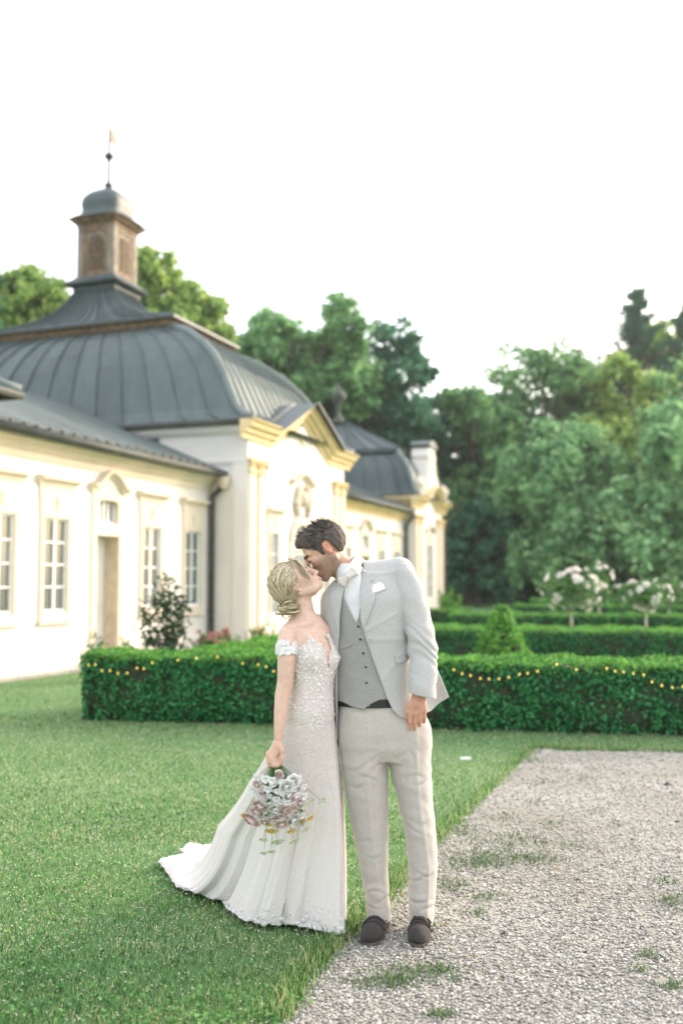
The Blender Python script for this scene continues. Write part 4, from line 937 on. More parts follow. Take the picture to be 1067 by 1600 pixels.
class Field:
    def __init__(s, lo, hi, res):
        s.lo = np.array(lo, float); s.res = res; s.n = np.ceil((np.array(hi) - s.lo) / res).astype(int) + 1
        s.ax = [s.lo[i] + res * np.arange(s.n[i]) for i in range(3)]; s.d = np.full(s.n, 9.0, np.float32); s.T = np.eye(4); s.sc = 1.0
    def pose(s, R3, org, sc=1.0):
        s.T = np.eye(4); s.T[:3, :3] = R3; s.T[:3, 3] = org; s.sc = sc
    def w(s, p): return s.T[:3, :3] @ (np.asarray(p, float) * s.sc) + s.T[:3, 3]
    def sub(s, lo, hi):
        a = np.maximum(np.floor((np.asarray(lo) - s.lo) / s.res).astype(int), 0); b = np.minimum(np.ceil((np.asarray(hi) - s.lo) / s.res).astype(int) + 1, s.n)
        if (b <= a).any(): return None
        sl = tuple(slice(a[i], b[i]) for i in range(3))
        return sl, np.meshgrid(*[s.ax[i][sl[i]] for i in range(3)], indexing='ij', sparse=True)
    def put(s, lo, hi, fn, k, op='add'):
        m = k + 4 * s.res; q = s.sub(np.asarray(lo) - m, np.asarray(hi) + m)
        if q is None: return
        sl, G = q; v = fn(*G)
        s.d[sl] = smin(s.d[sl], v, k) if op == 'add' else smax(s.d[sl], -v, k) if op == 'sub' else smax(s.d[sl], v, k)
    def cap(s, a, b, ra, rb=None, k=.012, op='add'):
        rb = ra if rb is None else rb; a, b = s.w(a), s.w(b); ra, rb = ra * s.sc, rb * s.sc; ba = b - a; L2 = ba @ ba + 1e-12; r = max(ra, rb)
        def fn(x, y, z):
            t = np.clip(((x - a[0]) * ba[0] + (y - a[1]) * ba[1] + (z - a[2]) * ba[2]) / L2, 0, 1)
            return np.sqrt((x - a[0] - ba[0] * t) ** 2 + (y - a[1] - ba[1] * t) ** 2 + (z - a[2] - ba[2] * t) ** 2) - (ra + (rb - ra) * t)
        s.put(np.minimum(a, b) - r, np.maximum(a, b) + r, fn, k, op)
    def chain(s, pts, rad, k=.012):
        for i in range(len(pts) - 1): s.cap(pts[i], pts[i + 1], rad[i], rad[i + 1], k)
    def ell(s, c, r, k=.012, op='add', rot=None):
        c = s.w(c); r = np.asarray(r, float) * s.sc; A = s.T[:3, :3] @ (np.array(rot) if rot is not None else np.eye(3)); m = np.abs(A) @ r
        def fn(x, y, z):
            x, y, z = x - c[0], y - c[1], z - c[2]
            l = [A[0, i] * x + A[1, i] * y + A[2, i] * z for i in range(3)]
            k0 = np.sqrt(sum((l[i] / r[i]) ** 2 for i in range(3))); k1 = np.sqrt(sum((l[i] / r[i] ** 2) ** 2 for i in range(3))) + 1e-9
            return k0 * (k0 - 1) / k1
        s.put(c - m, c + m, fn, k, op)
    def rows(s, R_, k=.012, op='add', pw=2.0, extra=None, grow=0.0):
        R_ = Rows(R_) if not isinstance(R_, Rows) else R_
        lo = [R_.x0 - .03, R_.y0 - .03, R_.z[0]]; hi = [R_.x1 + .03, R_.y1 + .03, R_.z[-1]]
        s.put(lo, hi, lambda x, y, z: R_(x, y, z, pw, extra) - grow, k, op)
    def local(s, V):
        return ((V - s.T[:3, 3]) @ s.T[:3, :3]) / s.sc
    def mesh(s, name, mat, iso=0.0, relax=0):
        V, F = nets(np.clip(s.d - iso, -3 * s.res, 3 * s.res), s.lo, s.res)
        if relax:
            n = len(V); e = np.concatenate([F[:, [0, 1]], F[:, [1, 2]], F[:, [2, 3]], F[:, [3, 0]]]); e = np.concatenate([e, e[:, ::-1]])
            cnt = np.bincount(e[:, 0], minlength=n)[:, None]
            for _ in range(relax):
                S = np.stack([np.bincount(e[:, 0], weights=V[e[:, 1], i], minlength=n) for i in range(3)], 1); V = V * .5 + .5 * S / cnt
        return np_mesh(name, V, F, mat, True), V
class Rows:
    """stack of elliptical slices: (pixel row, left px, right px, y centre, y half depth) measured at the plane Y"""
    def __init__(s, rows, Y=None, grow=0.0):
        A = []
        for py, l, r, yc, yh in rows:
            yy = Y if Y else yc; a, b = pt(l, py, yy), pt(r, py, yy); A.append((a.z, (a.x + b.x) / 2, (b.x - a.x) / 2 + grow, yc, yh + grow))
        A = np.array(sorted(A)); s.z, s.cx, s.a, s.cy, s.b = A.T
        s.x0, s.x1 = (s.cx - s.a).min(), (s.cx + s.a).max(); s.y0, s.y1 = (s.cy - s.b).min(), (s.cy + s.b).max()
        s.zz = np.linspace(s.z[0], s.z[-1], 220)
        def sm(v):
            q = np.interp(s.zz, s.z, v); q = np.pad(q, 7, mode='edge'); return np.convolve(q, np.ones(15) / 15, 'valid')
        s.t = [sm(v) for v in (s.cx, s.a, s.cy, s.b)]
    def at(s, z): return [np.interp(z, s.zz, t) for t in s.t]
    def __call__(s, x, y, z, pw=2.0, extra=None):
        cx, a, cy, b = s.at(z); u, v = (x - cx) / a, (y - cy) / b
        r = (np.abs(u) ** pw + np.abs(v) ** pw) ** (1 / pw)
        d = (r - 1) * np.minimum(a, b)
        if extra is not None: d = d + extra(x, y, z, cx, cy, a, b)
        return np.maximum(d, np.maximum(s.z[0] - z, z - s.z[-1]))
def nets(d, lo, res):
    s = d < 0; c = s[:-1, :-1, :-1].astype(np.uint8)
    for i, j, k in ((1,0,0),(0,1,0),(0,0,1),(1,1,0),(1,0,1),(0,1,1),(1,1,1)):
        c += s[i:s.shape[0]-1+i, j:s.shape[1]-1+j, k:s.shape[2]-1+k]
    I = np.argwhere((c > 0) & (c < 8)); idx = np.full(c.shape, -1, np.int32); idx[tuple(I.T)] = np.arange(len(I))
    acc = np.zeros((len(I), 3)); cnt = np.zeros(len(I)); C = [(i, j, k) for i in (0, 1) for j in (0, 1) for k in (0, 1)]
    val = {q: d[I[:, 0] + q[0], I[:, 1] + q[1], I[:, 2] + q[2]].astype(float) for q in C}
    for q in C:
        for ax in range(3):
            if q[ax]: continue
            q2 = tuple(q[i] + (i == ax) for i in range(3)); a, b = val[q], val[q2]; m = (a < 0) != (b < 0)
            t = a[m] / (a[m] - b[m]); p = np.tile(np.array(q, float), (m.sum(), 1)); p[:, ax] += t; acc[m] += p; cnt[m] += 1
    V = lo + res * (I + acc / cnt[:, None]); F = []
    for ax in range(3):
        o = [i for i in range(3) if i != ax]
        sl0 = [slice(None)] * 3; sl1 = [slice(None)] * 3; sl0[ax] = slice(0, -1); sl1[ax] = slice(1, None)
        for i in o: sl0[i] = slice(1, -1); sl1[i] = slice(1, -1)
        m = s[tuple(sl0)] != s[tuple(sl1)]; E = np.argwhere(m); neg = s[tuple(sl0)][tuple(E.T)]
        for i in o: E[:, i] += 1
        def cell(da, db):
            q = E.copy(); q[:, o[0]] -= da; q[:, o[1]] -= db; return idx[tuple(q.T)]
        f = np.stack([cell(1, 1), cell(0, 1), cell(0, 0), cell(1, 0)], 1); flip = neg == (ax == 1)
        f[flip] = f[flip][:, ::-1]; F.append(f)
    F = np.concatenate(F); F = F[(F >= 0).all(1)]
    return V, F
def paint(me, cols):
    a = me.color_attributes.new('Col', 'FLOAT_COLOR', 'POINT'); a.data.foreach_set('color', np.concatenate([cols, np.ones((len(cols), 1))], 1).astype(np.float32).ravel())
def poly_px(pts, Y): return [(lambda q: (q.x, q.z))(pt(x, y, Y)) for x, y in pts]
# ------------------------------------------------------------------ materials for the couple
def skin_mat(name, rough=.5):
    m, nt, b = newmat(name); at_ = nd(nt, 'ShaderNodeAttribute', attribute_name='Col'); tc = nd(nt, 'ShaderNodeTexCoord')
    nz = nd(nt, 'ShaderNodeTexNoise', Scale=45.0, Detail=4.0); nt.links.new(tc.outputs['Object'], nz.inputs['Vector'])
    mx = nd(nt, 'ShaderNodeMix', data_type='RGBA', blend_type='MULTIPLY'); mx.inputs[0].default_value = 1.0
    nt.links.new(at_.outputs['Color'], mx.inputs[6]); nt.links.new(ramp(nt, nz.outputs[0], [(.3, (.90, .87, .86)), (.7, (1.05, 1.05, 1.05))]), mx.inputs[7])
    nt.links.new(mx.outputs[2], b.inputs['Base Color']); b.inputs['Roughness'].default_value = rough; b.inputs['Specular IOR Level'].default_value = .35
    b.inputs['Subsurface Weight'].default_value = .12; b.inputs['Subsurface Radius'].default_value = (.012, .005, .003); b.inputs['Subsurface Scale'].default_value = 1.0
    return m
def cloth_mat(name, c1, c2, weave=900.0, wr=.2, rough=.85, sheen=.25):
    m, nt, b = newmat(name); tc = nd(nt, 'ShaderNodeTexCoord')
    wv = []
    for sx, sz in ((1.0, .22), (.22, 1.0)):        # slubby yarns both ways
        mp = nd(nt, 'ShaderNodeMapping'); mp.inputs['Scale'].default_value = (sx, sx, sz); nt.links.new(tc.outputs['Object'], mp.inputs[0])
        n = nd(nt, 'ShaderNodeTexNoise', Scale=weave * .35, Detail=2.0); nt.links.new(mp.outputs[0], n.inputs['Vector']); wv.append(n)
    ad = nd(nt, 'ShaderNodeMix', data_type='FLOAT'); ad.inputs[0].default_value = .5; nt.links.new(wv[0].outputs[0], ad.inputs[2]); nt.links.new(wv[1].outputs[0], ad.inputs[3])
    big = nd(nt, 'ShaderNodeTexNoise', Scale=9.0, Detail=4.0, Roughness=.55); nt.links.new(tc.outputs['Object'], big.inputs['Vector'])
    nt.links.new(ramp(nt, ad.outputs[0], [(.36, c1), (.64, c2)]), b.inputs['Base Color'])
    b1 = nd(nt, 'ShaderNodeBump', Strength=.25, Distance=.001); nt.links.new(ad.outputs[0], b1.inputs['Height'])
    b2 = nd(nt, 'ShaderNodeBump', Strength=wr, Distance=.012); nt.links.new(big.outputs[0], b2.inputs['Height']); nt.links.new(b1.outputs[0], b2.inputs['Normal'])
    nt.links.new(b2.outputs[0], b.inputs['Normal']); b.inputs['Roughness'].default_value = rough; b.inputs['Sheen Weight'].default_value = sheen; b.inputs['Specular IOR Level'].default_value = .25
    return m
def hair_mat(name, cols, rough=.42):
    m, nt, b = newmat(name); g_ = nd(nt, 'ShaderNodeNewGeometry'); tc = nd(nt, 'ShaderNodeTexCoord')
    nz = nd(nt, 'ShaderNodeTexNoise', Scale=60.0, Detail=4.0); nt.links.new(tc.outputs['Object'], nz.inputs['Vector'])
    mx = nd(nt, 'ShaderNodeMix', data_type='FLOAT'); mx.inputs[0].default_value = .35; nt.links.new(g_.outputs['Random Per Island'], mx.inputs[2]); nt.links.new(nz.outputs[0], mx.inputs[3])
    n = len(cols); nt.links.new(ramp(nt, mx.outputs[0], [(.15 + .7 * i / (n - 1), c) for i, c in enumerate(cols)]), b.inputs['Base Color']); b.inputs['Roughness'].default_value = rough; b.inputs['Specular IOR Level'].default_value = .25; return m
M['skin_m'] = skin_mat('skin_tan'); M['skin_f'] = skin_mat('skin_fair', .45)
M['jacket'] = cloth_mat('linen_jacket', (.385, .382, .372), (.46, .456, .444)); M['vest'] = cloth_mat('linen_vest', (.25, .247, .235), (.315, .31, .295))
M['trouser'] = cloth_mat('linen_trouser', (.405, .375, .34), (.485, .452, .41), wr=.45); M['shirt'] = cloth_mat('white_shirt', (.62, .62, .64), (.71, .71, .73), 1400, .3, .7)
M['bow'] = cloth_mat('blush_bow', (.56, .51, .47), (.68, .63, .58), 1100, .1); M['white_cloth'] = cloth_mat('white_cotton', (.72, .72, .73), (.82, .82, .83), 1400, .2)
M['suede'] = pmat('brown_suede', (.030, .024, .022), .9, .3, 40, .5, 300, sheen=.08); M['sole'] = pmat('shoe_sole', (.09, .075, .065), .7, .2, 30)
M['leather'] = pmat('black_leather', (.012, .012, .014), .4, .2, 30); M['button'] = pmat('dark_button', (.02, .018, .018), .35, .1, 30); M['button_light'] = pmat('horn_button', (.45, .42, .38), .4, .1, 30)
M['buckle'] = pmat('steel_buckle', (.65, .65, .66), .25, .05, 20, metallic=1.0)
M['hair_m'] = hair_mat('dark_hair', [(.014, .012, .011), (.035, .029, .025), (.085, .070, .060), (.15, .13, .115)], .75); M['hair_f'] = hair_mat('blonde_hair', [(.18, .135, .085), (.37, .29, .19), (.56, .47, .33), (.72, .64, .49)])

def head(F, ear_z=0.0, ear_y=.012, chin=-.118, fem=False):
    """face towards -y, up z; the pose maps it into the world"""
    k = .02
    F.ell((0, .018, .038), (.074, .096, .084), k); F.ell((0, -.022, .02), (.066, .068, .085), k)
    F.ell((0, -.036, -.045), (.052, .052, .066), k)
    jw = .050 if fem else .056
    for sx in (-1, 1):
        F.cap((sx * jw, .008, -.052), (sx * .020, -.068, chin + .016), .019 if fem else .023, .016, k)
        F.ell((sx * .040, -.062, -.022), (.026, .026, .028), k)
        F.cap((sx * .012, -.091, .026), (sx * .045, -.074, .028), .0085 if fem else .0115, .008, .012)
    F.ell((0, -.078, chin + .012), (.021, .019, .017), .014)
    F.cap((0, -.094, .018), (0, -.112, -.026), .0075, .0098, .010); F.ell((0, -.113, -.030), (.0115, .0105, .0095), .008)
    for sx in (-1, 1):
        F.ell((sx * .0125, -.100, -.034), (.0085, .011, .0075), .006)
        F.ell((sx * .031, -.101, .004), (.018, .015, .013), .010, 'sub'); F.ell((sx * .031, -.0805, .004), (.015, .0135, .0125), .005)
        F.cap((sx * .018, -.0945, .000), (sx * .043, -.086, .000), .0028, .0024, .003)
    F.ell((0, -.088, -.062), (.030, .018, .026), .012)
    F.cap((-.020, -.094, -.059), (.020, -.094, -.059), .0052, .0052, .004); F.cap((0, -.104, -.057), (0, -.103, -.058), .0062, .0062, .008)
    F.cap((-.017, -.094, -.071), (.017, -.094, -.071), .0062, .0062, .004); F.cap((0, -.101, -.071), (0, -.100, -.071), .0066, .0066, .008)
    F.ell((0, -.1075, -.0645), (.030, .010, .0022), .003, 'sub')
    for sx in (-1, 1):
        c = (sx * .076, ear_y, ear_z); t = math.radians(18)
        rot = np.array([[math.cos(.35 * sx), -math.sin(.35 * sx), 0], [math.sin(.35 * sx), math.cos(.35 * sx), 0], [0, 0, 1]])
        F.ell(c, (.0085, .0185, .032), .006, rot=rot); F.ell((c[0] + sx * .009, c[1] - .002, c[2] + .003), (.0065, .0105, .021), .003, 'sub', rot=rot)
        F.ell((c[0] + sx * .001, c[1] - .006, c[2] - .026), (.008, .010, .011), .006)
def axes(Fd, U, L):
    return np.stack([np.array(L, float), -np.array(Fd, float), np.array(U, float)], 1)
def sstep(a, b, x): t = np.clip((x - a) / (b - a), 0, 1); return t * t * (3 - 2 * t)

# ------------------------------------------------------------------ the groom
YG = 4.52; GY = 4.50
groom = empty('person', gp(615, 1452)); tag(groom, 'man in a pale linen suit bending to kiss the bride', 'person')
def wp(o): o.matrix_parent_inverse = Matrix.Translation(-Vector(o.parent.location)); return o     # children are modelled in world coordinates
def G(name, me, parent=None):
    o = link(name, me, parent or groom)
    if (parent or groom) is groom: wp(o)
    return o
g_org = np.array(pt(507, 860, GY)); g_rot = axes((-.79, 0, -.62), (-.62, 0, .79), (0, -1, 0)); yaw = math.radians(6)
g_rot = g_rot @ np.array([[math.cos(yaw), -math.sin(yaw), 0], [math.sin(yaw), math.cos(yaw), 0], [0, 0, 1]]); GS = .95
TORSO = Rows([(896, 528, 628, YG+.02, .075), (915, 515, 640, YG+.01, .098), (935, 506, 643, YG, .115), (960, 506, 641, YG, .124), (1000, 511, 640, YG, .124), (1040, 516, 641, YG, .118), (1080, 520, 646, YG, .122), (1120, 522, 656, YG, .136), (1170, 523, 662, YG, .140)])
def torso(F, grow=0.0, bottom=None):
    F.rows(TORSO, .01, pw=2.25, grow=grow)
    F.cap(pt(524, 941, YG+.02), pt(626, 893, YG+.02), .056 + grow, .060 + grow, .045); F.cap(pt(556, 893, YG+.035), pt(582, 925, YG+.02), .058 + grow, .075 + grow, .05); F.cap(pt(576, 897, YG+.03), pt(622, 893, YG+.02), .058 + grow, .060 + grow, .03)
SLV = Rows([(a_, b_, c_, d_ - .014, e_) for a_, b_, c_, d_, e_ in [(880, 622, 636, 4.525, .03), (888, 615, 646, 4.52, .050), (905, 613, 656, 4.515, .060), (930, 617, 665, 4.50, .064), (960, 626, 673, 4.485, .064), (990, 634, 680, 4.46, .062), (1020, 638, 683, 4.445, .060), (1050, 638, 683, 4.42, .059), (1075, 637, 681, 4.40, .058), (1098, 636, 682, 4.395, .058)]])
lo, hi = (-.20, 4.30, .70), (.56, 4.70, 1.80)
# skin: one body, head to feet
F = Field((-.24, 4.18, -.01), (.52, 4.70, 1.86), .0036)
F.pose(g_rot, g_org, GS); head(F, ear_z=.004); F.pose(np.eye(3), np.zeros(3))
F.cap(pt(523, 876, GY+.015), pt(556, 908, YG), .054, .060, .022)
F.rows(Rows([(910, 530, 620, YG, .07), (960, 520, 625, YG, .10), (1080, 545, 630, YG, .075), (1140, 550, 645, YG+.01, .075), (1165, 560, 640, YG+.01, .06)]), .02)
for xs, kn, an in (((572, 1190), (580, 1310), (592, 1440)), ((640, 1190), (657, 1310), (660, 1440))):
    F.chain([pt(*xs, YG), pt(*kn, YG - .01), pt(*an, YG + .02)], [.06, .045, .034], .02)
    f = pt(*an, YG + .02); F.cap((f[0], f[1] + .02, .05), (f[0] - .012, f[1] - .10, .035), .022, .016, .015)
F.chain([pt(628, 915, 4.53), pt(660, 1010, 4.455), pt(654, 1090, 4.40)], [.036, .034, .029], .01)         # his left arm
F.chain([pt(524, 945, 4.53), pt(508, 1040, 4.58), pt(517, 1128, 4.555)], [.045, .038, .027], .02)
HY = 4.385
F.chain([pt(654, 1088, 4.40), pt(652, 1098, HY + .008)], [.028, .030], .012)
F.ell(pt(652, 1104, HY), (.041, .017, .036), .014)
for kn, mid, tip in (((641.5, 1115), (640.5, 1128), (640.5, 1139)), ((649, 1115), (648.5, 1129), (648, 1139)), ((656.5, 1113), (656, 1126), (655, 1134)), ((663, 1110), (663, 1121), (662, 1128.5))):
    a, b, c = pt(*kn, HY - .004), pt(*mid, HY - .002), pt(*tip, HY + .010); p0 = pt(652 + (kn[0] - 652) * .8, 1104, HY)
    F.cap(p0, a, .0105, .0105, .010); F.cap(a, b, .0098, .0090, .004); F.cap(b, c, .0088, .0074, .004)
F.chain([pt(641, 1100, HY + .004), pt(636.5, 1112, HY + .006), pt(636, 1120, HY + .012), pt(637, 1128, HY + .02)], [.014, .0112, .0098, .0082], .006)
for i in range(4): F.chain([pt(519 + i * 2.6, 1132, 4.55), pt(520 + i * 2.7, 1150, 4.55), pt(521 + i * 2.4, 1166 - abs(i - 1.5) * 2, 4.56)], [.011, .0095, .0078], .004)
F.ell(pt(522, 1134, 4.553), (.034, .017, .034), .012)
me, V = F.mesh('body', M['skin_m'])
F.pose(g_rot, g_org, GS); q = F.local(V); x, y, z = q.T; base = np.array([.55, .35, .245]); C = np.tile(base, (len(V), 1))
def blend(C, m, col): m = np.clip(m, 0, 1)[:, None]; return C * (1 - m) + np.array(col) * m
hd_ = np.linalg.norm(q, axis=1) < .2; n_ = .5 + .5 * wav(x, y, z, 420, 3)
C = blend(C, hd_ * sstep(-.005, -.05, z + .25 * (y + .02)) * sstep(.045, .012, y) * (.42 + .26 * n_) * (1 - sstep(.05, .02, np.hypot(x, (y + .11))) * 0), (.115, .085, .072))     # stubble
C = blend(C, hd_ * sstep(.010, .004, np.abs(z + .065)) * sstep(-.090, -.096, y) * sstep(.024, .016, np.abs(x)), (.40, .17, .14))
C = blend(C, hd_ * sstep(.0075, .004, np.abs(z - .0265 + .06 * (np.abs(x) - .03) ** 2 * 8)) * sstep(.052, .046, np.abs(x)) * sstep(.008, .014, np.abs(x)) * sstep(-.05, -.06, y), (.03, .022, .018))
C = blend(C, hd_ * sstep(.0045, .002, np.abs(z + .001)) * sstep(.048, .042, np.abs(x)) * sstep(.014, .018, np.abs(x)) * sstep(-.07, -.08, y), (.05, .03, .025))
C = blend(C, hd_ * sstep(.070, .078, np.abs(x)) * sstep(.05, .035, np.hypot(y - .012, z)) * .65, (.55, .22, .14))
C = blend(C, (V[:, 2] < 1.1) * .55, (.50, .24, .17))
paint(me, C); G('body', me)
# hair
F = Field(g_org - .19, g_org + .19, .0032); F.pose(g_rot, g_org, GS)
F.ell((0, .020, .042), (.082, .104, .092), .02); F.ell((0, -.036, .092), (.058, .062, .040), .03); F.ell((0, .03, .02), (.0805, .098, .08), .02)
F.d += (.0035 * wav(*np.meshgrid(*F.ax, indexing='ij', sparse=True), 260, 5)).astype(np.float32)
X, Y_, Z_ = np.meshgrid(*F.ax, indexing='ij'); q = F.local(np.stack([X, Y_, Z_], -1).reshape(-1, 3)); del X, Y_, Z_
GH = [(-.13, .2), (-.128, .108), (-.098, .086), (-.080, .076), (-.068, .056), (-.056, .040), (-.036, .024), (-.031, -.018), (-.014, -.020), (-.010, .026), (.014, .040), (.034, .030), (.040, -.010), (.052, -.050), (.075, -.062), (.2, -.07), (.2, .2)]
F.d = smax(F.d, (sd_poly(q[:, 1], q[:, 2], GH) * GS).reshape(F.d.shape).astype(np.float32), .004); me, _ = F.mesh('hair', M['hair_m']); hair = G('hair', me)
rg = np.random.default_rng(9); mb = MB(); cnt = 0
while cnt < 4200:
    d = rg.normal(0, 1, 3); d /= np.linalg.norm(d); e = np.array([.083, .105, .093]); p = np.array([0, .02, .042]) + d * e
    if p[1] < -.03 and p[2] > .07: p[2] += .006 + .014 * rg.random()
    if sd_poly(np.array([p[1]]), np.array([p[2]]), GH)[0] > -.002: continue
    nrm = d / e; nrm /= np.linalg.norm(nrm); side = p[2] < .07
    flow = np.array([0, -.25, -1.0]) if p[1] > .03 else (np.array([0, .3, -1.]) if side else np.array([0, -1., .25]))
    flow = flow - nrm * (flow @ nrm); flow += rg.normal(0, .35, 3); L = .012 if side or p[1] > .06 else .026
    a = p - nrm * .003; b = p + flow / np.linalg.norm(flow) * L * .6 + nrm * L * .10; c = p + flow / np.linalg.norm(flow) * L + nrm * L * .05
    s_ = np.cross(nrm, flow); s_ /= np.linalg.norm(s_) + 1e-9; w = .0016
    P4 = [F.w(v) for v in (a - s_ * w, a + s_ * w, b + s_ * w, b - s_ * w, c)]; mb.add(P4, [(0, 1, 2, 3), (3, 2, 4)]); cnt += 1
o = link('hair_strands', mb.mesh('hair_strands', M['hair_m'], True, False), hair); o['kind'] = 'stuff'

# trousers
cre = lambda xc: (lambda x, y, z, cx, cy, a, b: np.where(y < cy, -.0048 * np.exp(-((x - cx - xc * a - .006 * np.sin(z * 9)) / .010) ** 2), 0) + .0022 * wav(x * .6, y, z * 2.2, 42, 8) + .0014 * wav(x, y, z * 1.4, 95, 21))
LEGL = Rows([(1112, 534, 600, YG, .100), (1140, 530, 606, YG, .110), (1170, 531, 606, YG, .108), (1200, 534, 606, YG, .102), (1250, 541, 606.5, YG, .094), (1300, 551, 607, YG, .086), (1350, 561, 606, YG, .080), (1400, 570, 608, YG+.005, .076), (1436, 573, 612, YG+.01, .076)])
LEGR = Rows([(1112, 606, 662, YG, .100), (1140, 602, 673, YG, .110), (1170, 605, 673, YG, .108), (1200, 608, 673.5, YG, .102), (1250, 621, 676, YG, .094), (1300, 632, 681, YG-.01, .087), (1350, 637, 684, YG-.01, .081), (1400, 638, 680, YG-.005, .077), (1438, 640, 677, YG, .077)])
F = Field((-.06, 4.34, .05), (.50, 4.66, 1.08), .004)
F.rows(LEGL, .02, pw=1.82, extra=cre(.10)); F.rows(LEGR, .012, pw=1.82, extra=cre(.22))
F.rows(Rows([(1085, 532, 642, YG, .094), (1104, 530, 654, YG, .102), (1125, 529, 667, YG, .112), (1140, 529, 671, YG, .116), (1165, 530, 673, YG, .112), (1186, 545, 660, YG, .09)]), .02, pw=2.3, extra=lambda x, y, z, cx, cy, a, b: .0025 * wav(x, y, z * 2, 60, 4))
X, Y_, Z_ = np.meshgrid(*F.ax, indexing='ij', sparse=True)          # whisker folds fanning from the fork and behind the knees
fk = pt(604, 1172, 4.4); ang = np.arctan2(Z_ - fk.z, X - fk.x); rr = np.hypot(X - fk.x, Z_ - fk.z)
F.d += (.0018 * np.sin(ang * 9 + 3.5 * np.sin(rr * 24 + X * 30) + 1.5 * wav(X, Y_, Z_, 40, 77)) * np.exp(-((rr - .10) / .06) ** 2) * sstep(fk.z + .05, fk.z - .02, Z_)).astype(np.float32)
rf = np.random.default_rng(55)
for py, cx_ in ((1205, 556), (1216, 578), (1232, 560), (1212, 650), (1226, 662), (1288, 668), (1298, 645), (1318, 566), (1342, 590), (1372, 668), (1380, 650), (1396, 582), (1410, 600), (1414, 654), (1422, 672), (1424, 580)):
    c = pt(cx_, py, 4.42); sl = rf.normal(0, .35); w_ = .030 + .03 * rf.random(); am = .0027 * (.5 + .8 * rf.random()); zc = Z_ - c.z - sl * (X - c.x) - 6 * (X - c.x) ** 2 * rf.normal(0, 1)
    F.d += (am * (np.exp(-(zc / .007) ** 2) - .8 * np.exp(-((zc - .016) / .010) ** 2)) * np.exp(-((X - c.x) / w_) ** 2)).astype(np.float32)
me, _ = F.mesh('trousers', M['trouser']); tr = G('trousers', me)
def patch(name, base, poly, Yp, mat, grow, thick, parent, res=.003, ylim=None, k=.003, seed=None, fade=None):
    """a layer of cloth lying on the base shape inside an outline; built as geometry of its own"""
    pp = poly_px(poly, Yp); xs = [p[0] for p in pp]; zs = [p[1] for p in pp]; yl = ylim or (4.20, YG)
    F = Field((min(xs) - .02, yl[0], min(zs) - .02), (max(xs) + .02, yl[1], max(zs) + .02), res); base(F, grow)
    G_ = np.meshgrid(*F.ax, indexing='ij', sparse=True); 
    if seed: F.d += (.002 * wav(*G_, 70, seed)).astype(np.float32)
    if fade: F.d += (.010 * sstep(fade[0], fade[1], G_[2])).astype(np.float32)
    F.d = smax(F.d, -(F.d + thick), .001); p2 = sd_poly(np.broadcast_to(G_[0], (F.n[0], 1, F.n[2])), np.broadcast_to(G_[2], (F.n[0], 1, F.n[2])), pp)
    F.d = smax(F.d, p2.astype(np.float32), k); F.d = np.maximum(F.d, (G_[1] - (yl[1] - 2.5 * res)).astype(np.float32)); me, _ = F.mesh(name, M[mat])
    o = link(name, me, parent)
    if parent is groom: wp(o)
    return o
# shirt and vest
def shirt_base(F, grow):
    torso(F, grow); F.cap(pt(545, 893, YG - .022), pt(556, 930, YG - .02), .062, .075, .02)
shirt = patch('shirt', shirt_base, [(520, 880), (590, 880), (610, 960), (616, 1100), (560, 1105), (525, 1085), (515, 940)], 4.42, 'shirt', -.020, .03, groom, .0036, seed=12)
def band(name, c, ax, r, h, t, mat, parent, ry=None, res=.003):
    c = np.array(c, float); ax = np.array(ax, float); ax /= np.linalg.norm(ax); F = Field(c - r * 1.5 - .03, c + r * 1.5 + .03, res); X, Y_, Z_ = np.meshgrid(*F.ax, indexing='ij', sparse=True)
    u = (X - c[0]) * ax[0] + (Y_ - c[1]) * ax[1] + (Z_ - c[2]) * ax[2]; e = np.array([0, 1, 0.]); e -= ax * (e @ ax); e /= np.linalg.norm(e); f = np.cross(ax, e)
    p1 = (X - c[0]) * e[0] + (Y_ - c[1]) * e[1] + (Z_ - c[2]) * e[2]; p2 = (X - c[0]) * f[0] + (Y_ - c[1]) * f[1] + (Z_ - c[2]) * f[2]
    rr = np.sqrt((p1 / (ry or 1)) ** 2 + p2 ** 2) - (r + .22 * u); F.d = np.maximum(np.abs(rr) - t, np.abs(u) - h).astype(np.float32); me, _ = F.mesh(name, M[mat]); o = link(name, me, parent)
    if parent is groom: wp(o)
    return o
band('collar', pt(546, 889, YG - .018), (.76, .10, -.64), .066, .021, .006, 'white_cloth', shirt)
VP = [(500, 905), (530, 912), (534, 925), (545, 950), (556, 973), (560, 965), (563, 948), (566, 900), (650, 900), (650, 1088), (592, 1094), (577, 1101), (568, 1109), (552, 1106), (536, 1099), (505, 1096)]
vest = patch('waistcoat', torso, VP, 4.41, 'vest', -.010, .03, groom, .0036, seed=14)
bt = MB(); bt.lathe([(.0005, .0022), (.0045, .0022), (.0052, .001), (.0052, -.002), (.0005, -.002)], (0, 0, 0), 12); btm = bt.mesh('button', M['button'], True); btl = bt.mesh('button', M['button_light'], True)
def surf_y(px, py, grow):             # front surface of the torso under a pixel
    for Yv in np.arange(4.30, 4.50, .002):
        p = pt(px, py, Yv)
        if TORSO(np.array([p.x]), np.array([p.y]), np.array([p.z]), 2.25)[0] - grow < 0: return p
    return pt(px, py, 4.40)
for x_, y_ in ((559.9, 979), (562.9, 999), (567.4, 1020.7), (571.6, 1042.3), (572.5, 1067)):
    p = surf_y(x_, y_, -.008); o = link('button', btm, vest, p, (R(90), 0, 0))
wpk = patch('welt_pocket', torso, [(534, 1011), (549, 1004), (550, 1009), (535, 1016)], 4.41, 'vest', -.006, .02, vest, .0028); 
belt = MB(); rings = []
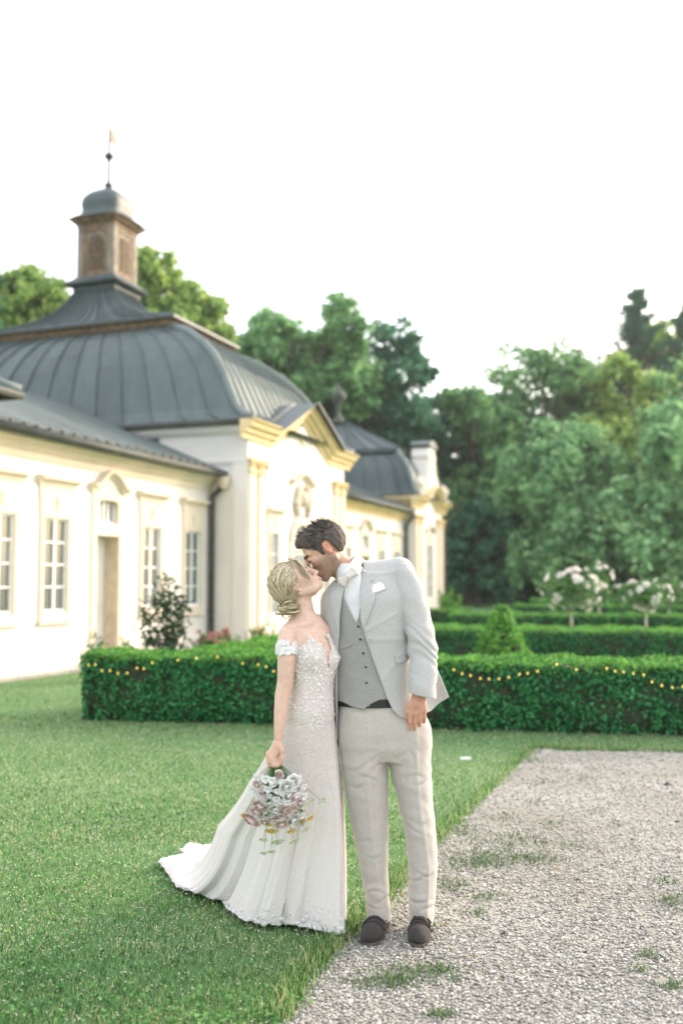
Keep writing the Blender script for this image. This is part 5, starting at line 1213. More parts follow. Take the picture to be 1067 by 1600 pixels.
for i in range(33):
    t = math.pi + math.pi * i / 32; cx_, a_, cy_, b_ = [float(v) for v in TORSO.at(pt(590, 1100, 4.4).z)]
    rings.append([(cx_ + (a_ - .018 + e) * math.cos(t), cy_ + (b_ - .022 + e) * math.sin(t), pt(590, yy, 4.40).z) for e, yy in ((0, 1107), (.004, 1107), (.004, 1094), (0, 1094))])
belt.loft(rings); G('belt', belt.mesh('belt', M['leather'], False))
# jacket
OPEN = [(534, 880), (541, 908), (534, 930), (531, 960), (529, 1000), (527.5, 1060), (527.5, 1170), (640, 1170), (637, 1125), (627, 1122), (614, 1111), (604, 1090), (596, 1068), (585, 1038), (570, 994), (565, 975), (563, 950), (564, 915), (567, 892), (569, 868), (560, 850)]
KEEP = [(470, 840), (730, 840), (730, 1100), (676, 1110), (655, 1120), (638, 1125), (600, 1125), (590, 1060), (532, 1060), (529.5, 1158), (522, 1160), (470, 1150)]
F = Field((-.18, 4.285, .82), (.48, 4.68, 1.76), .004)
torso(F)
slx = lambda x, y, z, cx, cy, a, b: .0034 * np.sin((z + .55 * (x - cx)) * 118 + 2.6 * np.sin(z * 23 + x * 40) + 2.2 * wav(x, y, z, 45, 91)) * np.exp(-((z - pt(660, 1012, 4.45).z) / .085) ** 2) + .0035 * wav(x, y, z * 1.5, 62, 17)
F.rows(SLV, .0015, pw=2.1, extra=slx)
F.chain([pt(522, 945, 4.53), pt(509, 1040, 4.58), pt(517, 1120, 4.555)], [.058, .050, .044], .012)
G_ = np.meshgrid(*F.ax, indexing='ij', sparse=True); F.d += (.0030 * wav(G_[0], G_[1], G_[2], 34, 6)).astype(np.float32)
# pulls from the button stance and across the chest
for a_, b_, w_, amp in (((572, 985), (620, 960), .010, .0035), ((575, 1000), (630, 1000), .012, .0025), ((600, 1060), (640, 1010), .014, .003)):
    A, B = pt(*a_, 4.39), pt(*b_, 4.39); ex, ez = B.x - A.x, B.z - A.z; t = np.clip(((G_[0] - A.x) * ex + (G_[2] - A.z) * ez) / (ex * ex + ez * ez), 0, 1)
    dd = np.hypot(G_[0] - A.x - ex * t, G_[2] - A.z - ez * t); F.d -= (amp * np.exp(-(dd / w_) ** 2)).astype(np.float32)
sh = (F.n[0], 1, F.n[2]); X2, Z2_ = np.broadcast_to(G_[0], sh), np.broadcast_to(G_[2], sh)
F.d = smax(F.d, sd_poly(X2, Z2_, poly_px(KEEP, 4.43)).astype(np.float32), .002)
op = np.maximum(sd_poly(X2, Z2_, poly_px(OPEN, 4.40)), G_[1] - (YG + .01)); sl_guard = SLV(*G_, 2.1) ; F.d = smax(F.d, -np.maximum(op, .004 - sl_guard).astype(np.float32), .003)
nk = np.array(pt(534, 886, GY + .02)); nb = np.array(pt(560, 914, YG)); ba = nb - nk      # neck hole
t = np.clip(((G_[0] - nk[0]) * ba[0] + (G_[1] - nk[1]) * ba[1] + (G_[2] - nk[2]) * ba[2]) / (ba @ ba), 0, .75)
F.d = smax(F.d, (.072 - np.sqrt((G_[0] - nk[0] - ba[0] * t) ** 2 + (G_[1] - nk[1] - ba[1] * t) ** 2 + (G_[2] - nk[2] - ba[2] * t) ** 2)).astype(np.float32), .004)
pc = pt(637, 1083, 4.34), pt(682, 1094, 4.34); sl_bot = pc[0].z + (G_[0] - pc[0].x) * (pc[1].z - pc[0].z) / (pc[1].x - pc[0].x) - G_[2]
F.d = np.where((SLV(*G_, 2.1) < .01) & (G_[1] < 4.448) & (G_[0] > pc[0].x - .004), np.maximum(F.d, sl_bot), F.d).astype(np.float32)
me, _ = F.mesh('jacket', M['jacket']); jk = G('jacket', me)
# tail of the jacket swinging out behind the cuff
tp = poly_px([(655, 1030), (680, 1036), (691, 1062), (702, 1090), (690, 1098), (673, 1112), (655, 1116)], 4.56); F = Field((.30, 4.47, .88), (.54, 4.66, 1.25), .0036); G_ = np.meshgrid(*F.ax, indexing='ij', sparse=True)
p2 = sd_poly(np.broadcast_to(G_[0], (F.n[0], 1, F.n[2])), np.broadcast_to(G_[2], (F.n[0], 1, F.n[2])), tp); F.d = smax(p2, np.abs(G_[1] - 4.555 - .25 * (G_[0] - .36) + .02 * np.sin(G_[0] * 40)) - .006, .004).astype(np.float32); me, _ = F.mesh('jacket_tail', M['jacket']); link('jacket_tail', me, jk)
# lapels, pocket, flap, square, buttons
patch('lapel', torso, [(567, 884), (578, 898), (585, 905), (579, 911), (590, 914), (585, 940), (577, 962), (567, 985), (563, 968), (563, 930)], 4.385, 'jacket', .0065, .0055, jk, .0026)
patch('lapel', torso, [(541, 905), (530, 914), (515, 926), (516, 944), (524, 975), (530, 1003), (531, 960), (535, 930)], 4.39, 'jacket', .0065, .0055, jk, .0026)
patch('pocket_flap', torso, [(617, 1024), (638, 1018), (641, 1020), (641, 1033), (622, 1039), (618, 1036)], 4.385, 'jacket', .006, .006, jk, .0026)
patch('breast_pocket', torso, [(580, 925), (603, 917), (604, 922), (581, 930)], 4.385, 'jacket', .005, .005, jk, .0026)
patch('pocket_square', torso, [(582, 927), (581, 918), (584, 913), (588, 912.5), (591, 910), (596, 910), (600, 914), (602.5, 920), (592, 924)], 4.385, 'white_cloth', .009, .010, jk, .0026, seed=33)
for x_, y_ in ((578, 998),): o = link('button', btl, jk, surf_y(x_, y_, .004), (R(90), 0, 0)); o.scale = (1.5,) * 3
for i in range(4): link('button', btm, jk, pt(681.5 - i * .3, 1068 + i * 5, 4.385), (R(90), 0, R(60)))
# bow tie
kc = pt(544, 901, YG - .098); bx = (pt(558, 890, kc.y) - pt(530, 913, kc.y)).normalized(); bz = Vector((bx.z, 0, -bx.x)) * -1
F = Field(np.array(kc) - .07, np.array(kc) + .07, .0026); F.pose(np.stack([np.array(bx), np.array([0, 1., 0]), np.array(bz)], 1), np.array(kc))
for sx in (-1, 1):
    F.cap((sx * .006, 0, 0), (sx * .036, .006, .013), .008, .008, .01); F.cap((sx * .006, 0, 0), (sx * .040, .006, 0), .008, .0085, .01); F.cap((sx * .006, 0, 0), (sx * .036, .006, -.013), .008, .008, .01)
    F.cap((sx * .036, .006, .016), (sx * .038, .006, -.016), .0068, .0068, .008); F.cap((sx * .014, -.012, .003), (sx * .034, -.006, .004), .002, .004, .004, 'sub')
F.ell((0, -.004, 0), (.009, .012, .012), .002); me, _ = F.mesh('bow_tie', M['bow']); G('bow_tie', me)
# shoes
def shoe(heel, toe, side):
    heel, toe = Vector(heel), Vector(toe); d = (toe - heel).normalized(); s = Vector((d.y, -d.x, 0)); L = (toe - heel).length; Rm = np.stack([np.array(s), np.array(d), np.array([0, 0, 1.])], 1)
    F = Field((min(heel.x, toe.x) - .12, min(heel.y, toe.y) - .1, -.01), (max(heel.x, toe.x) + .12, max(heel.y, toe.y) + .1, .17), .003); F.pose(Rm, np.array(heel))
    F.ell((0, .05, .045), (.036, .062, .042), .02); F.ell((0, L * .52, .040), (.043, .10, .040), .03); F.ell((0, L - .075, .034), (.046, .080, .032), .03); F.cap((0, .055, .05), (0, .060, .105), .038, .041, .02); F.cap((0, .12, .062), (0, .19, .044), .028, .026, .02)
    F.ell((0, L * .66, .077), (.05, .003, .012), .004, 'sub')
    F.d = smax(F.d, (.020 - F.ax[2])[None, None, :].astype(np.float32), .004); me, _ = F.mesh('shoe', M['suede']); o = G('shoe', me)
    ol = [(-.034, 0), (-.040, .04), (-.036, .10), (-.043, L * .55), (-.050, L - .09), (-.044, L - .04), (-.024, L - .005), (0, L + .006)]; ol = ol + [(-x_, y_) for x_, y_ in ol[::-1][1:]] + [(0, -.012)]
    w_ = lambda p, z: tuple(np.array(heel) + Rm @ np.array([p[0], p[1], z])); n = len(ol)
    m = MB(); m.loft([[w_(p, z) for p in ol] for z in (.010, .020)]); link('sole', m.mesh('sole', M['sole']), o)
    hl = [p for p in ol if p[1] < .08]; m = MB(); hp = [(-.038, .0), (-.040, .07), (.040, .07), (.038, 0), (0, -.012)]; m.loft([[w_(p, z) for p in hp] for z in (.0, .011)]); link('heel', m.mesh('heel', M['sole']), o)
    def skin_pt(yy, th, off):          # walk out from the shoe's axis to its surface
        for rr in np.arange(.015, .09, .001):
            p = np.array(heel) + Rm @ np.array([side * rr * math.sin(th), yy + off, .028 + rr * math.cos(th)]); i = np.round((p - F.lo) / F.res).astype(int)
            if (i >= F.n).any() or (i < 0).any() or F.d[tuple(i)] > 0: break
        return p + Rm @ np.array([side * .002 * math.sin(th), 0, .002 * math.cos(th)])
    for j in range(2):
        yy = .105 + .042 * j; path = [skin_pt(yy, th, .010 * th) for th in [-.9 + .2 * i for i in range(12)]]
        m = MB(); m.tube([tuple(p) for p in path], .0052, 6); st = link('strap', m.mesh('strap', M['suede'], True), o)
        b = MB(); c = path[9] + Rm @ np.array([side * .004, 0, .002]); rr = [(.009, .0085), (-.009, .0085), (-.009, -.0085), (.009, -.0085), (.009, .0085)]
        b.tube([tuple(c + Rm @ np.array([side * .002, p[0], p[1]])) for p in rr], .0024, 6); link('buckle', b.mesh('buckle', M['buckle']), st)
    path = [skin_pt(L * .70, th, -.012 * abs(th)) for th in [-1.3 + .2 * i for i in range(14)]]; m = MB(); m.tube([tuple(p) for p in path], .0022, 5); link('toe_seam', m.mesh('toe_seam', M['suede'], True), o)
shoe(Vector((pt(600, 1440, 4.50).x, 4.575, 0)), Vector((gp(574, 1481).x, gp(574, 1481).y, 0)), -1 if False else 1)
shoe(Vector((pt(663, 1440, 4.50).x, 4.56, 0)), Vector((gp(652, 1483).x, gp(652, 1483).y, 0)), -1)
# ------------------------------------------------------------------ the bride
def lace_mat(name, ground, thread, scale, th, bump=.5, zfade=None, ground_top=None):
    """embroidered motifs of white thread over a pale ground"""
    m, nt, b = newmat(name); tc = nd(nt, 'ShaderNodeTexCoord')
    wn_ = nd(nt, 'ShaderNodeTexNoise', Scale=scale * .55, Detail=3.0); nt.links.new(tc.outputs['Object'], wn_.inputs['Vector'])
    va = nd(nt, 'ShaderNodeMix', data_type='RGBA'); va.inputs[0].default_value = .045; nt.links.new(tc.outputs['Object'], va.inputs[6]); nt.links.new(wn_.outputs['Color'], va.inputs[7])
    v1 = nd(nt, 'ShaderNodeTexVoronoi', Scale=scale, feature='F1'); v2 = nd(nt, 'ShaderNodeTexNoise', Scale=scale * .33, Detail=5.0, Roughness=.7); v3 = nd(nt, 'ShaderNodeTexVoronoi', Scale=scale * 3.2, feature='DISTANCE_TO_EDGE')
    for v in (v1, v2, v3): nt.links.new(va.outputs[2], v.inputs['Vector'])
    mp = ramp(nt, v2.outputs[0], [(th - .05, (0, 0, 0)), (th + .04, (1, 1, 1))]); pt_ = ramp(nt, v1.outputs['Distance'], [(.30, (1, 1, 1)), (.62, (.25, .25, .25))]); ed = ramp(nt, v3.outputs['Distance'], [(.02, (1, 1, 1)), (.10, (.55, .55, .55))])
    x1 = nd(nt, 'ShaderNodeMix', data_type='RGBA', blend_type='MULTIPLY'); x1.inputs[0].default_value = 1; nt.links.new(mp, x1.inputs[6]); nt.links.new(pt_, x1.inputs[7])
    x2 = nd(nt, 'ShaderNodeMix', data_type='RGBA', blend_type='MULTIPLY'); x2.inputs[0].default_value = .7; nt.links.new(x1.outputs[2], x2.inputs[6]); nt.links.new(ed, x2.inputs[7])
    fac = x2.outputs[2]
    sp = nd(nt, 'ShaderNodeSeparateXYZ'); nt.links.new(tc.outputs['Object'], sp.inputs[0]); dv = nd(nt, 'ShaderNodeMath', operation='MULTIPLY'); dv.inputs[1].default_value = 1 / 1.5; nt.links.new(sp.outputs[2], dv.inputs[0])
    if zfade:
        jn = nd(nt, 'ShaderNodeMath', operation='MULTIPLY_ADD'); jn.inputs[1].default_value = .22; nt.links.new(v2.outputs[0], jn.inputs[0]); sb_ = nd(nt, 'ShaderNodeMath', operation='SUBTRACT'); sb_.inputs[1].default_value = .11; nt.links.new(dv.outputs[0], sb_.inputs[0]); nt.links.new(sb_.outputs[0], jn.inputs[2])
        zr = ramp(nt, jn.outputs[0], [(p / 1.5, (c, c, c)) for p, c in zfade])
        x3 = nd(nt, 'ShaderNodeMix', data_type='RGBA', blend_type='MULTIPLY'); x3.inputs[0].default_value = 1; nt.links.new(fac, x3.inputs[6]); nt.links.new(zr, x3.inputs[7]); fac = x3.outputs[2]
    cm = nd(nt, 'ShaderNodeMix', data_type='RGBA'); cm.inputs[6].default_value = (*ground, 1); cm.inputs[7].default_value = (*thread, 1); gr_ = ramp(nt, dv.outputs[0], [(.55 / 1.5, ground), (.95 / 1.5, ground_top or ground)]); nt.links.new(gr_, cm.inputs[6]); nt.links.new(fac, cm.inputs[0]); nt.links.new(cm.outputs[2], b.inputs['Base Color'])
    bp = nd(nt, 'ShaderNodeBump', Strength=bump, Distance=.003); nt.links.new(fac, bp.inputs['Height']); nt.links.new(bp.outputs[0], b.inputs['Normal'])
    b.inputs['Roughness'].default_value = .7; b.inputs['Sheen Weight'].default_value = .2; b.inputs['Specular IOR Level'].default_value = .3
    return m
M['lace_white'] = lace_mat('white_lace', (.74, .72, .70), (.84, .83, .83), 90, .36, .9)
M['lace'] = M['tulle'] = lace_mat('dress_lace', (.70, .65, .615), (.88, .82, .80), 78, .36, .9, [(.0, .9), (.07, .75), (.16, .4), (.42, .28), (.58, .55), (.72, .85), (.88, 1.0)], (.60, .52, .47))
M['pearl'] = pmat('pearl', (.8, .78, .75), .25, .03); 
BY = 4.465
bride = empty('person', gp(480, 1445)); tag(bride, 'woman in a white lace wedding dress tipping her face up to the kiss', 'person')
def B_(name, me, parent=None):
    o = link(name, me, parent or bride)
    if (parent or bride) is bride: wp(o)
    return o
b_org = np.array(pt(464, 911, BY - .012)); b_rot = axes((.73, 0, .68), (-.68, 0, .73), (0, 1, 0)); yw = math.radians(-8); BS = .86
b_rot = b_rot @ np.array([[math.cos(yw), -math.sin(yw), 0], [math.sin(yw), math.cos(yw), 0], [0, 0, 1]])
BTR = [(960, 459, 497, BY+.015, .045), (970, 449, 508, BY+.01, .066), (982, 443, 514, BY+.005, .078), (995, 444, 518, BY, .086), (1010, 449, 521, BY, .092), (1025, 455, 522, BY, .095), (1045, 457, 522, BY, .094), (1065, 457, 519, BY, .090), (1085, 455, 518.5, BY, .090), (1115, 446, 521, BY+.01, .104), (1150, 434, 523, BY+.03, .112), (1190, 424, 527, BY+.055, .115), (1240, 412, 530, BY+.075, .118)]
BT = Rows(BTR)
def bust(F, grow=0.0):
    for px, py, yy in ((489, 1029, BY - .072), (514, 1029, BY - .030)): F.ell(pt(px, py, yy), (.042 + grow, .040 + grow, .043 + grow), .03)
def btorso(F, grow=0.0): F.rows(BT, .01, pw=2.1, grow=grow); bust(F, grow)
ARM = [((449, 992), 4.420, .040), ((448, 1008), 4.400, .042), ((448, 1030), 4.387, .0405), ((446, 1065), 4.378, .0355), ((441.5, 1087), 4.370, .0335), ((439, 1112), 4.355, .0300), ((436.5, 1136), 4.338, .0235), ((435.5, 1152), 4.330, .0205)]
def barm(F, grow=0.0): F.chain([pt(*p, y_) for p, y_, r in ARM], [r + grow for p, y_, r in ARM], .001)
F = Field((-.38, 4.16, -.01), (.06, 4.68, 1.66), .0034)
F.pose(b_rot, b_org, BS); head(F, ear_z=-.012, ear_y=.006, chin=-.100, fem=True); F.pose(np.eye(3), np.zeros(3))
F.cap(pt(468, 926, BY), pt(479, 968, BY + .01), .043, .043, .02)
F.rows(Rows([r_ for r_ in BTR if r_[0] <= 1085] + [(1110, 455, 512, BY+.02, .085), (1145, 450, 510, BY+.03, .09), (1180, 452, 508, BY+.04, .08)]), .022, pw=2.1); bust(F, -.004)
for px, py in ((452, 988), (507, 988)): F.ell(pt(px, py, BY - .03 if px < 480 else BY + .04), (.042, .042, .034), .03)
barm(F)
F.cap(pt(486, 974, BY - .06), pt(456, 980, BY - .055), .008, .008, .02)       # collar bone
F.chain([pt(508, 995, BY + .06), pt(510, 1070, BY + .10), pt(512, 1140, BY + .12)], [.038, .032, .022], .015); F.ell(pt(513, 1158, BY + .125), (.02, .03, .04), .01)
for sx in (-12, 12): F.chain([pt(480 + sx, 1180, BY + .05), pt(482 + sx, 1310, BY + .10), pt(485 + sx, 1410, BY + .14)], [.06, .042, .030], .02); f = pt(485 + sx, 1412, BY + .14); F.cap((f.x, f.y, .05), (f.x + .03, f.y - .08, .03), .026, .02, .02)
HB = 4.322
F.ell(pt(433, 1168, HB), (.023, .019, .032), .012); F.ell(pt(427, 1178, HB - .002), (.026, .018, .022), .012)
for kn, m1, tp_, yy in (((418.5, 1178), (420, 1191), (424.5, 1202), -.012), ((422, 1183), (427, 1196), (433, 1200), -.016), ((427, 1186), (433.5, 1196), (438, 1195), -.012), ((432, 1187), (438.5, 1193), (440.5, 1188), -.004)):
    F.cap(pt(430, 1172, HB), pt(*kn, HB + yy), .010, .0098, .008); F.cap(pt(*kn, HB + yy), pt(*m1, HB + yy - .006), .0095, .0088, .003); F.cap(pt(*m1, HB + yy - .006), pt(*tp_, HB + yy + .004), .0086, .0074, .003)
F.chain([pt(437, 1162, HB - .004), pt(441.5, 1174, HB - .014), pt(441, 1185, HB - .018), pt(438, 1192, HB - .018)], [.012, .0105, .0092, .0076], .005)
me, V = F.mesh('body', M['skin_f'])
F.pose(b_rot, b_org, BS); q = F.local(V); x, y, z = q.T; C = np.tile(np.array([.68, .48, .385]), (len(V), 1)); hd_ = np.linalg.norm(q, axis=1) < .17
C = blend(C, hd_ * sstep(.008, .003, np.abs(z + .065)) * sstep(-.091, -.097, y) * sstep(.024, .016, np.abs(x)), (.48, .18, .17))
C = blend(C, hd_ * sstep(.035, .01, np.hypot(np.abs(x) - .045, z + .02)) * sstep(-.02, -.05, y) * .4, (.62, .30, .24))
C = blend(C, hd_ * sstep(.006, .003, np.abs(z - .027)) * sstep(.05, .045, np.abs(x)) * sstep(.01, .015, np.abs(x)) * sstep(-.05, -.06, y) * .8, (.20, .14, .09))
C = blend(C, hd_ * sstep(.004, .002, np.abs(z + .001)) * sstep(.048, .042, np.abs(x)) * sstep(.014, .018, np.abs(x)) * sstep(-.07, -.08, y), (.06, .04, .03))
C = blend(C, hd_ * sstep(.062, .07, np.abs(x)) * sstep(.05, .03, np.hypot(y - .006, z + .012)) * .5, (.66, .32, .24))
C = blend(C, sstep(pt(440, 1110, 4.3).z, pt(440, 1170, 4.3).z, V[:, 2]) * .35, (.55, .30, .20)); C = blend(C, sstep(pt(440, 960, 4.3).z, pt(440, 1060, 4.3).z, V[:, 2]) * .25, (.52, .32, .22))
paint(me, C); B_('body', me)
o = MB(); o.lathe([(.0, -.0045), (.003, -.003), (.004, 0), (.003, .003), (0, .0045)], (0, 0, 0), 10); pm_ = o.mesh('earring', M['pearl'], True)
ep = F.w((-.088, -.002, -.040)); e_ = B_('earring', pm_); e_.location = Vector(ep)
e2 = link('pearl_drop', pm_, e_, (0.002, 0, -.012)); e2.scale = (.8, .8, 1.1)

# hair: swept back over the ears into a low rolled bun
HE, HC = np.array([.087, .104, .098]), np.array([0, .032, .040]); BUN = np.array([0, .108, -.066])
F = Field(b_org - .21, b_org + .19, .0032); F.pose(b_rot, b_org, BS)
F.ell(HC, HE, .02); F.ell((0, .075, .0), (.072, .062, .072), .03)
X, Y_, Z_ = np.meshgrid(*F.ax, indexing='ij'); q = F.local(np.stack([X, Y_, Z_], -1).reshape(-1, 3)); del X, Y_, Z_
BH = [(-.10, .25), (-.094, .110), (-.080, .080), (-.062, .060), (-.046, .036), (-.034, .012), (-.026, -.010), (-.012, -.018), (.008, .012), (.022, -.004), (.030, -.040), (.045, -.075), (.07, -.10), (.25, -.12), (.25, .25)]
ridge = .0028 * np.sin(q[:, 0] * 260 + 3 * np.sin(q[:, 1] * 40)) + .003 * np.sin(np.arctan2(q[:, 2] - BUN[2], q[:, 1] - BUN[1]) * 38 + 4 * q[:, 0] * 30)
F.d = smax(F.d + ridge.reshape(F.d.shape).astype(np.float32), (sd_poly(q[:, 1], q[:, 2], BH) * BS).reshape(F.d.shape).astype(np.float32), .006); me, _ = F.mesh('hair', M['hair_f']); bh = B_('hair', me)
F2 = Field(F.w(BUN) - .085, F.w(BUN) + .085, .003); F2.pose(b_rot, b_org, BS); F2.ell(BUN, (.056, .042, .040), .01); me, _ = F2.mesh('bun', M['hair_f']); bun = link('bun', me, bh)
rg = np.random.default_rng(14)
def ribbon(mb, pts, w0, w1, n=4):
    pts = [Vector(F.w(p)) for p in pts]; mb.tube(pts, [w0 + (w1 - w0) * abs(2 * i / (len(pts) - 1) - 1) for i in range(len(pts))], n, True)
mb = MB()
for i in range(520):
    u = rg.random(); sgn = rg.choice([-1, 1], p=[.75, .25])
    # hairline start: from the temple over the crown to the nape
    ty, tz = [np.interp(u, [0, .25, .5, .7, .85, 1], v) for v in ([-.075, -.085, -.045, -.02, .02, .05], [.085, .12, .03, -.008, .02, -.05])]
    xx = -abs(np.interp(u, [0, .25, .5, 1], [.055, .02, .078, .07])) * (1 if sgn < 0 else -1) + rg.normal(0, .014)
    d0 = np.array([xx, ty, tz]) - HC; d1 = BUN + np.array([xx * .35, -.02, .015]) - HC; pts = []; lift = 1.0 + .035 * rg.random(); crown = rg.random() * .6
    for k_ in range(12):
        t = k_ / 11; d = d0 * (1 - t) + d1 * t + np.array([0, .02, crown * .10]) * math.sin(math.pi * t) * (1 - u * .6); r = np.linalg.norm(d / HE)
        pts.append(HC + d / r * (lift + .02 * math.sin(t * 9 + i)) if t < .86 else HC + d / r * lift * (1 - t) / .14 + (BUN + np.array([xx * .35, -.01, .02])) * (t - .86) / .14)
    ribbon(mb, pts, .0030, .0012)
o = link('swept_strands', mb.mesh('swept_strands', M['hair_f'], True, False), bh); o['kind'] = 'stuff'
mb = MB()
for i in range(150):                       # coils of the bun
    c = BUN + rg.normal(0, 1, 3) * np.array([.022, .016, .013]); a0 = rg.random() * 6.28; rr = .019 + .022 * rg.random(); tl = rg.normal(0, .5, 2); n = 9; s_ = rg.choice([-1, 1])
    pts = [c + np.array([rr * 1.25 * math.cos(a0 + s_ * k_ * .45), rr * .8 * math.sin(a0 + s_ * k_ * .45) + tl[1] * .01, rr * .85 * math.sin(a0 + s_ * k_ * .45 + tl[0])]) for k_ in range(n)]
    ribbon(mb, pts, .0048, .0016, 5)
o = link('bun_coils', mb.mesh('bun_coils', M['hair_f'], True, False), bun); o['kind'] = 'stuff'
mb = MB()
for i in range(16):                       # loose locks along the temple and wisps at the nape
    j = rg.normal(0, .004, 3); ribbon(mb, [np.array(p) + j * (1 + .3 * k_) for k_, p in enumerate([(-.035, -.06, .118), (-.055, -.086, .085), (-.066, -.088, .045), (-.069, -.080, .005), (-.068, -.078, -.030)])], .0026, .0007)
for i in range(10):
    s0 = BUN + np.array([-.03, .0, .02]) + rg.normal(0, .015, 3); ribbon(mb, [s0, s0 + np.array([-.01, .02, -.01]) + rg.normal(0, .008, 3), s0 + np.array([-.012, .045, -.012]) + rg.normal(0, .012, 3)], .0012, .0005)
o = link('loose_locks', mb.mesh('loose_locks', M['hair_f'], True, False), bh); o['kind'] = 'stuff'

# dress: bodice, off-shoulder lace, skirt with train
dress = empty('dress', (0, 0, 0), 0, bride); wp(dress)
BOD = [(452, 1030), (460, 1023), (467, 1012), (474, 1007), (479, 1003), (483, 993), (487, 998), (492, 1001), (500, 1003), (504, 1010), (508, 1019), (511, 1030), (513, 1047), (515, 1038), (514, 1026), (517, 1014), (513, 1000), (508, 993), (512, 990), (519, 998), (540, 1000), (545, 1148), (520, 1150), (505, 1146), (490, 1151), (475, 1147), (460, 1152), (445, 1147), (410, 1150), (420, 1120), (444, 1060)]
bodice = patch('bodice', btorso, BOD, BY - .06, 'lace', .006, .016, dress, .003, (4.28, BY + .10), .002, seed=41, fade=(pt(480, 1112, BY).z, pt(480, 1150, BY).z))
sleeve = patch('shoulder_lace', lambda F, g_: (barm(F, g_), F.ell(pt(452, 990, BY - .03), (.042 + g_, .042 + g_, .034 + g_), .03), F.ell(pt(489, 1029, BY - .072), (.042 + g_, .040 + g_, .043 + g_), .03)), [(427, 1012), (431, 1006), (436, 1000), (441, 999), (447, 1002), (451, 999), (453, 1010), (457, 1007), (460, 1000), (466, 1004), (474, 1007), (484, 1003), (488, 1014), (478, 1024), (469, 1021), (463, 1024), (456, 1021), (450, 1025), (444, 1022), (438, 1026), (432, 1023), (429, 1030), (426, 1022)], 4.36, 'lace_white', .0075, .008, dress, .0026, (4.26, BY + .06), .002, seed=43)
# raised embroidered motifs sewn over bodice and sleeve
def motifs(src, n, r0, r1, seed, zmin, name, parent, dens=None):
    me = src.data; V = np.empty(len(me.vertices) * 3, np.float32); me.vertices.foreach_get('co', V); V = V.reshape(-1, 3); N = np.empty(len(V) * 3, np.float32); me.vertices.foreach_get('normal', N); N = N.reshape(-1, 3)
    rng = np.random.default_rng(seed); ok = np.where((N[:, 1] < -.05) & (V[:, 2] > zmin))[0]; w = dens(V[ok]) if dens is not None else np.ones(len(ok)); pick = rng.choice(ok, n, p=w / w.sum()); mb = MB()
    for i in pick:
        nrm = Vector(N[i]).normalized(); t = nrm.cross(Vector((rng.normal(), rng.normal(), rng.normal()))).normalized(); u = nrm.cross(t); c = Vector(V[i]) + nrm * .0015; r = r0 + (r1 - r0) * rng.random(); k = int(rng.integers(4, 7)); el = .7 + .6 * rng.random(); ring = []
        for a in range(2 * k):
            rr = r * (1 if a % 2 == 0 else .45); an = math.pi * a / k; ring.append(tuple(c + t * rr * math.cos(an) * el + u * rr * math.sin(an) + nrm * (.0012 if a % 2 == 0 else .0004)))
        mb.add(ring + [tuple(c + nrm * .0032)], [(a, (a + 1) % (2 * k), 2 * k) for a in range(2 * k)])
    o = link(name, mb.mesh(name, M['lace_thread'], False, False), parent); o['kind'] = 'stuff'
M['lace_thread'] = pmat('lace_thread', (.84, .83, .82), .7, .05, 60)
zb_ = pt(480, 1150, BY).z
motifs(bodice, 620, .0035, .0085, 3, zb_, 'bodice_motif', dress, lambda V: .25 + np.exp(-((V[:, 2] - pt(480, 1030, BY).z) / .07) ** 2) + .9 * np.exp(-((V[:, 0] - pt(495, 1090, BY).x) / .035) ** 2))
motifs(sleeve, 90, .004, .008, 4, 0, 'sleeve_motif', dress)
hem_px = [(530, 1459), (522, 1459), (514, 1456), (508, 1454), (495, 1452), (482, 1448), (470, 1447), (455, 1442), (440, 1442), (425, 1444), (412, 1442), (398, 1439), (380, 1438), (372, 1430), (364, 1424), (352, 1414), (345, 1406), (330, 1404), (318, 1399), (305, 1390), (290, 1391), (276, 1385), (268, 1374), (258, 1358), (246, 1345), (262, 1338), (284, 1338), (292, 1333), (281, 1327), (290, 1321), (312, 1323), (336, 1316)]
hem = [gp(*p, .03) for p in hem_px] + [Vector((-.55, 5.42, 0)), Vector((-.30, 5.15, 0)), Vector((-.12, 4.90, 0)), Vector((-.02, 4.74, 0)), Vector((.0, 4.62, 0)), Vector((.0, 4.50, 0)), Vector((-.005, 4.42, 0))]
hx = np.array([(p.x, p.y) for p in hem]); seg = np.r_[0, np.cumsum(np.linalg.norm(np.diff(np.r_[hx, hx[:1]], axis=0), axis=1))]; n = 420; tt = np.linspace(0, seg[-1], n, endpoint=False); hxc = np.r_[hx, hx[:1]]
HX = np.stack([np.interp(tt, seg, hxc[:, 0]), np.interp(tt, seg, hxc[:, 1])], 1)
ztop = pt(470, 1128, BY).z; cx_, a_, cy_, b_ = [float(v) for v in BT.at(ztop)]
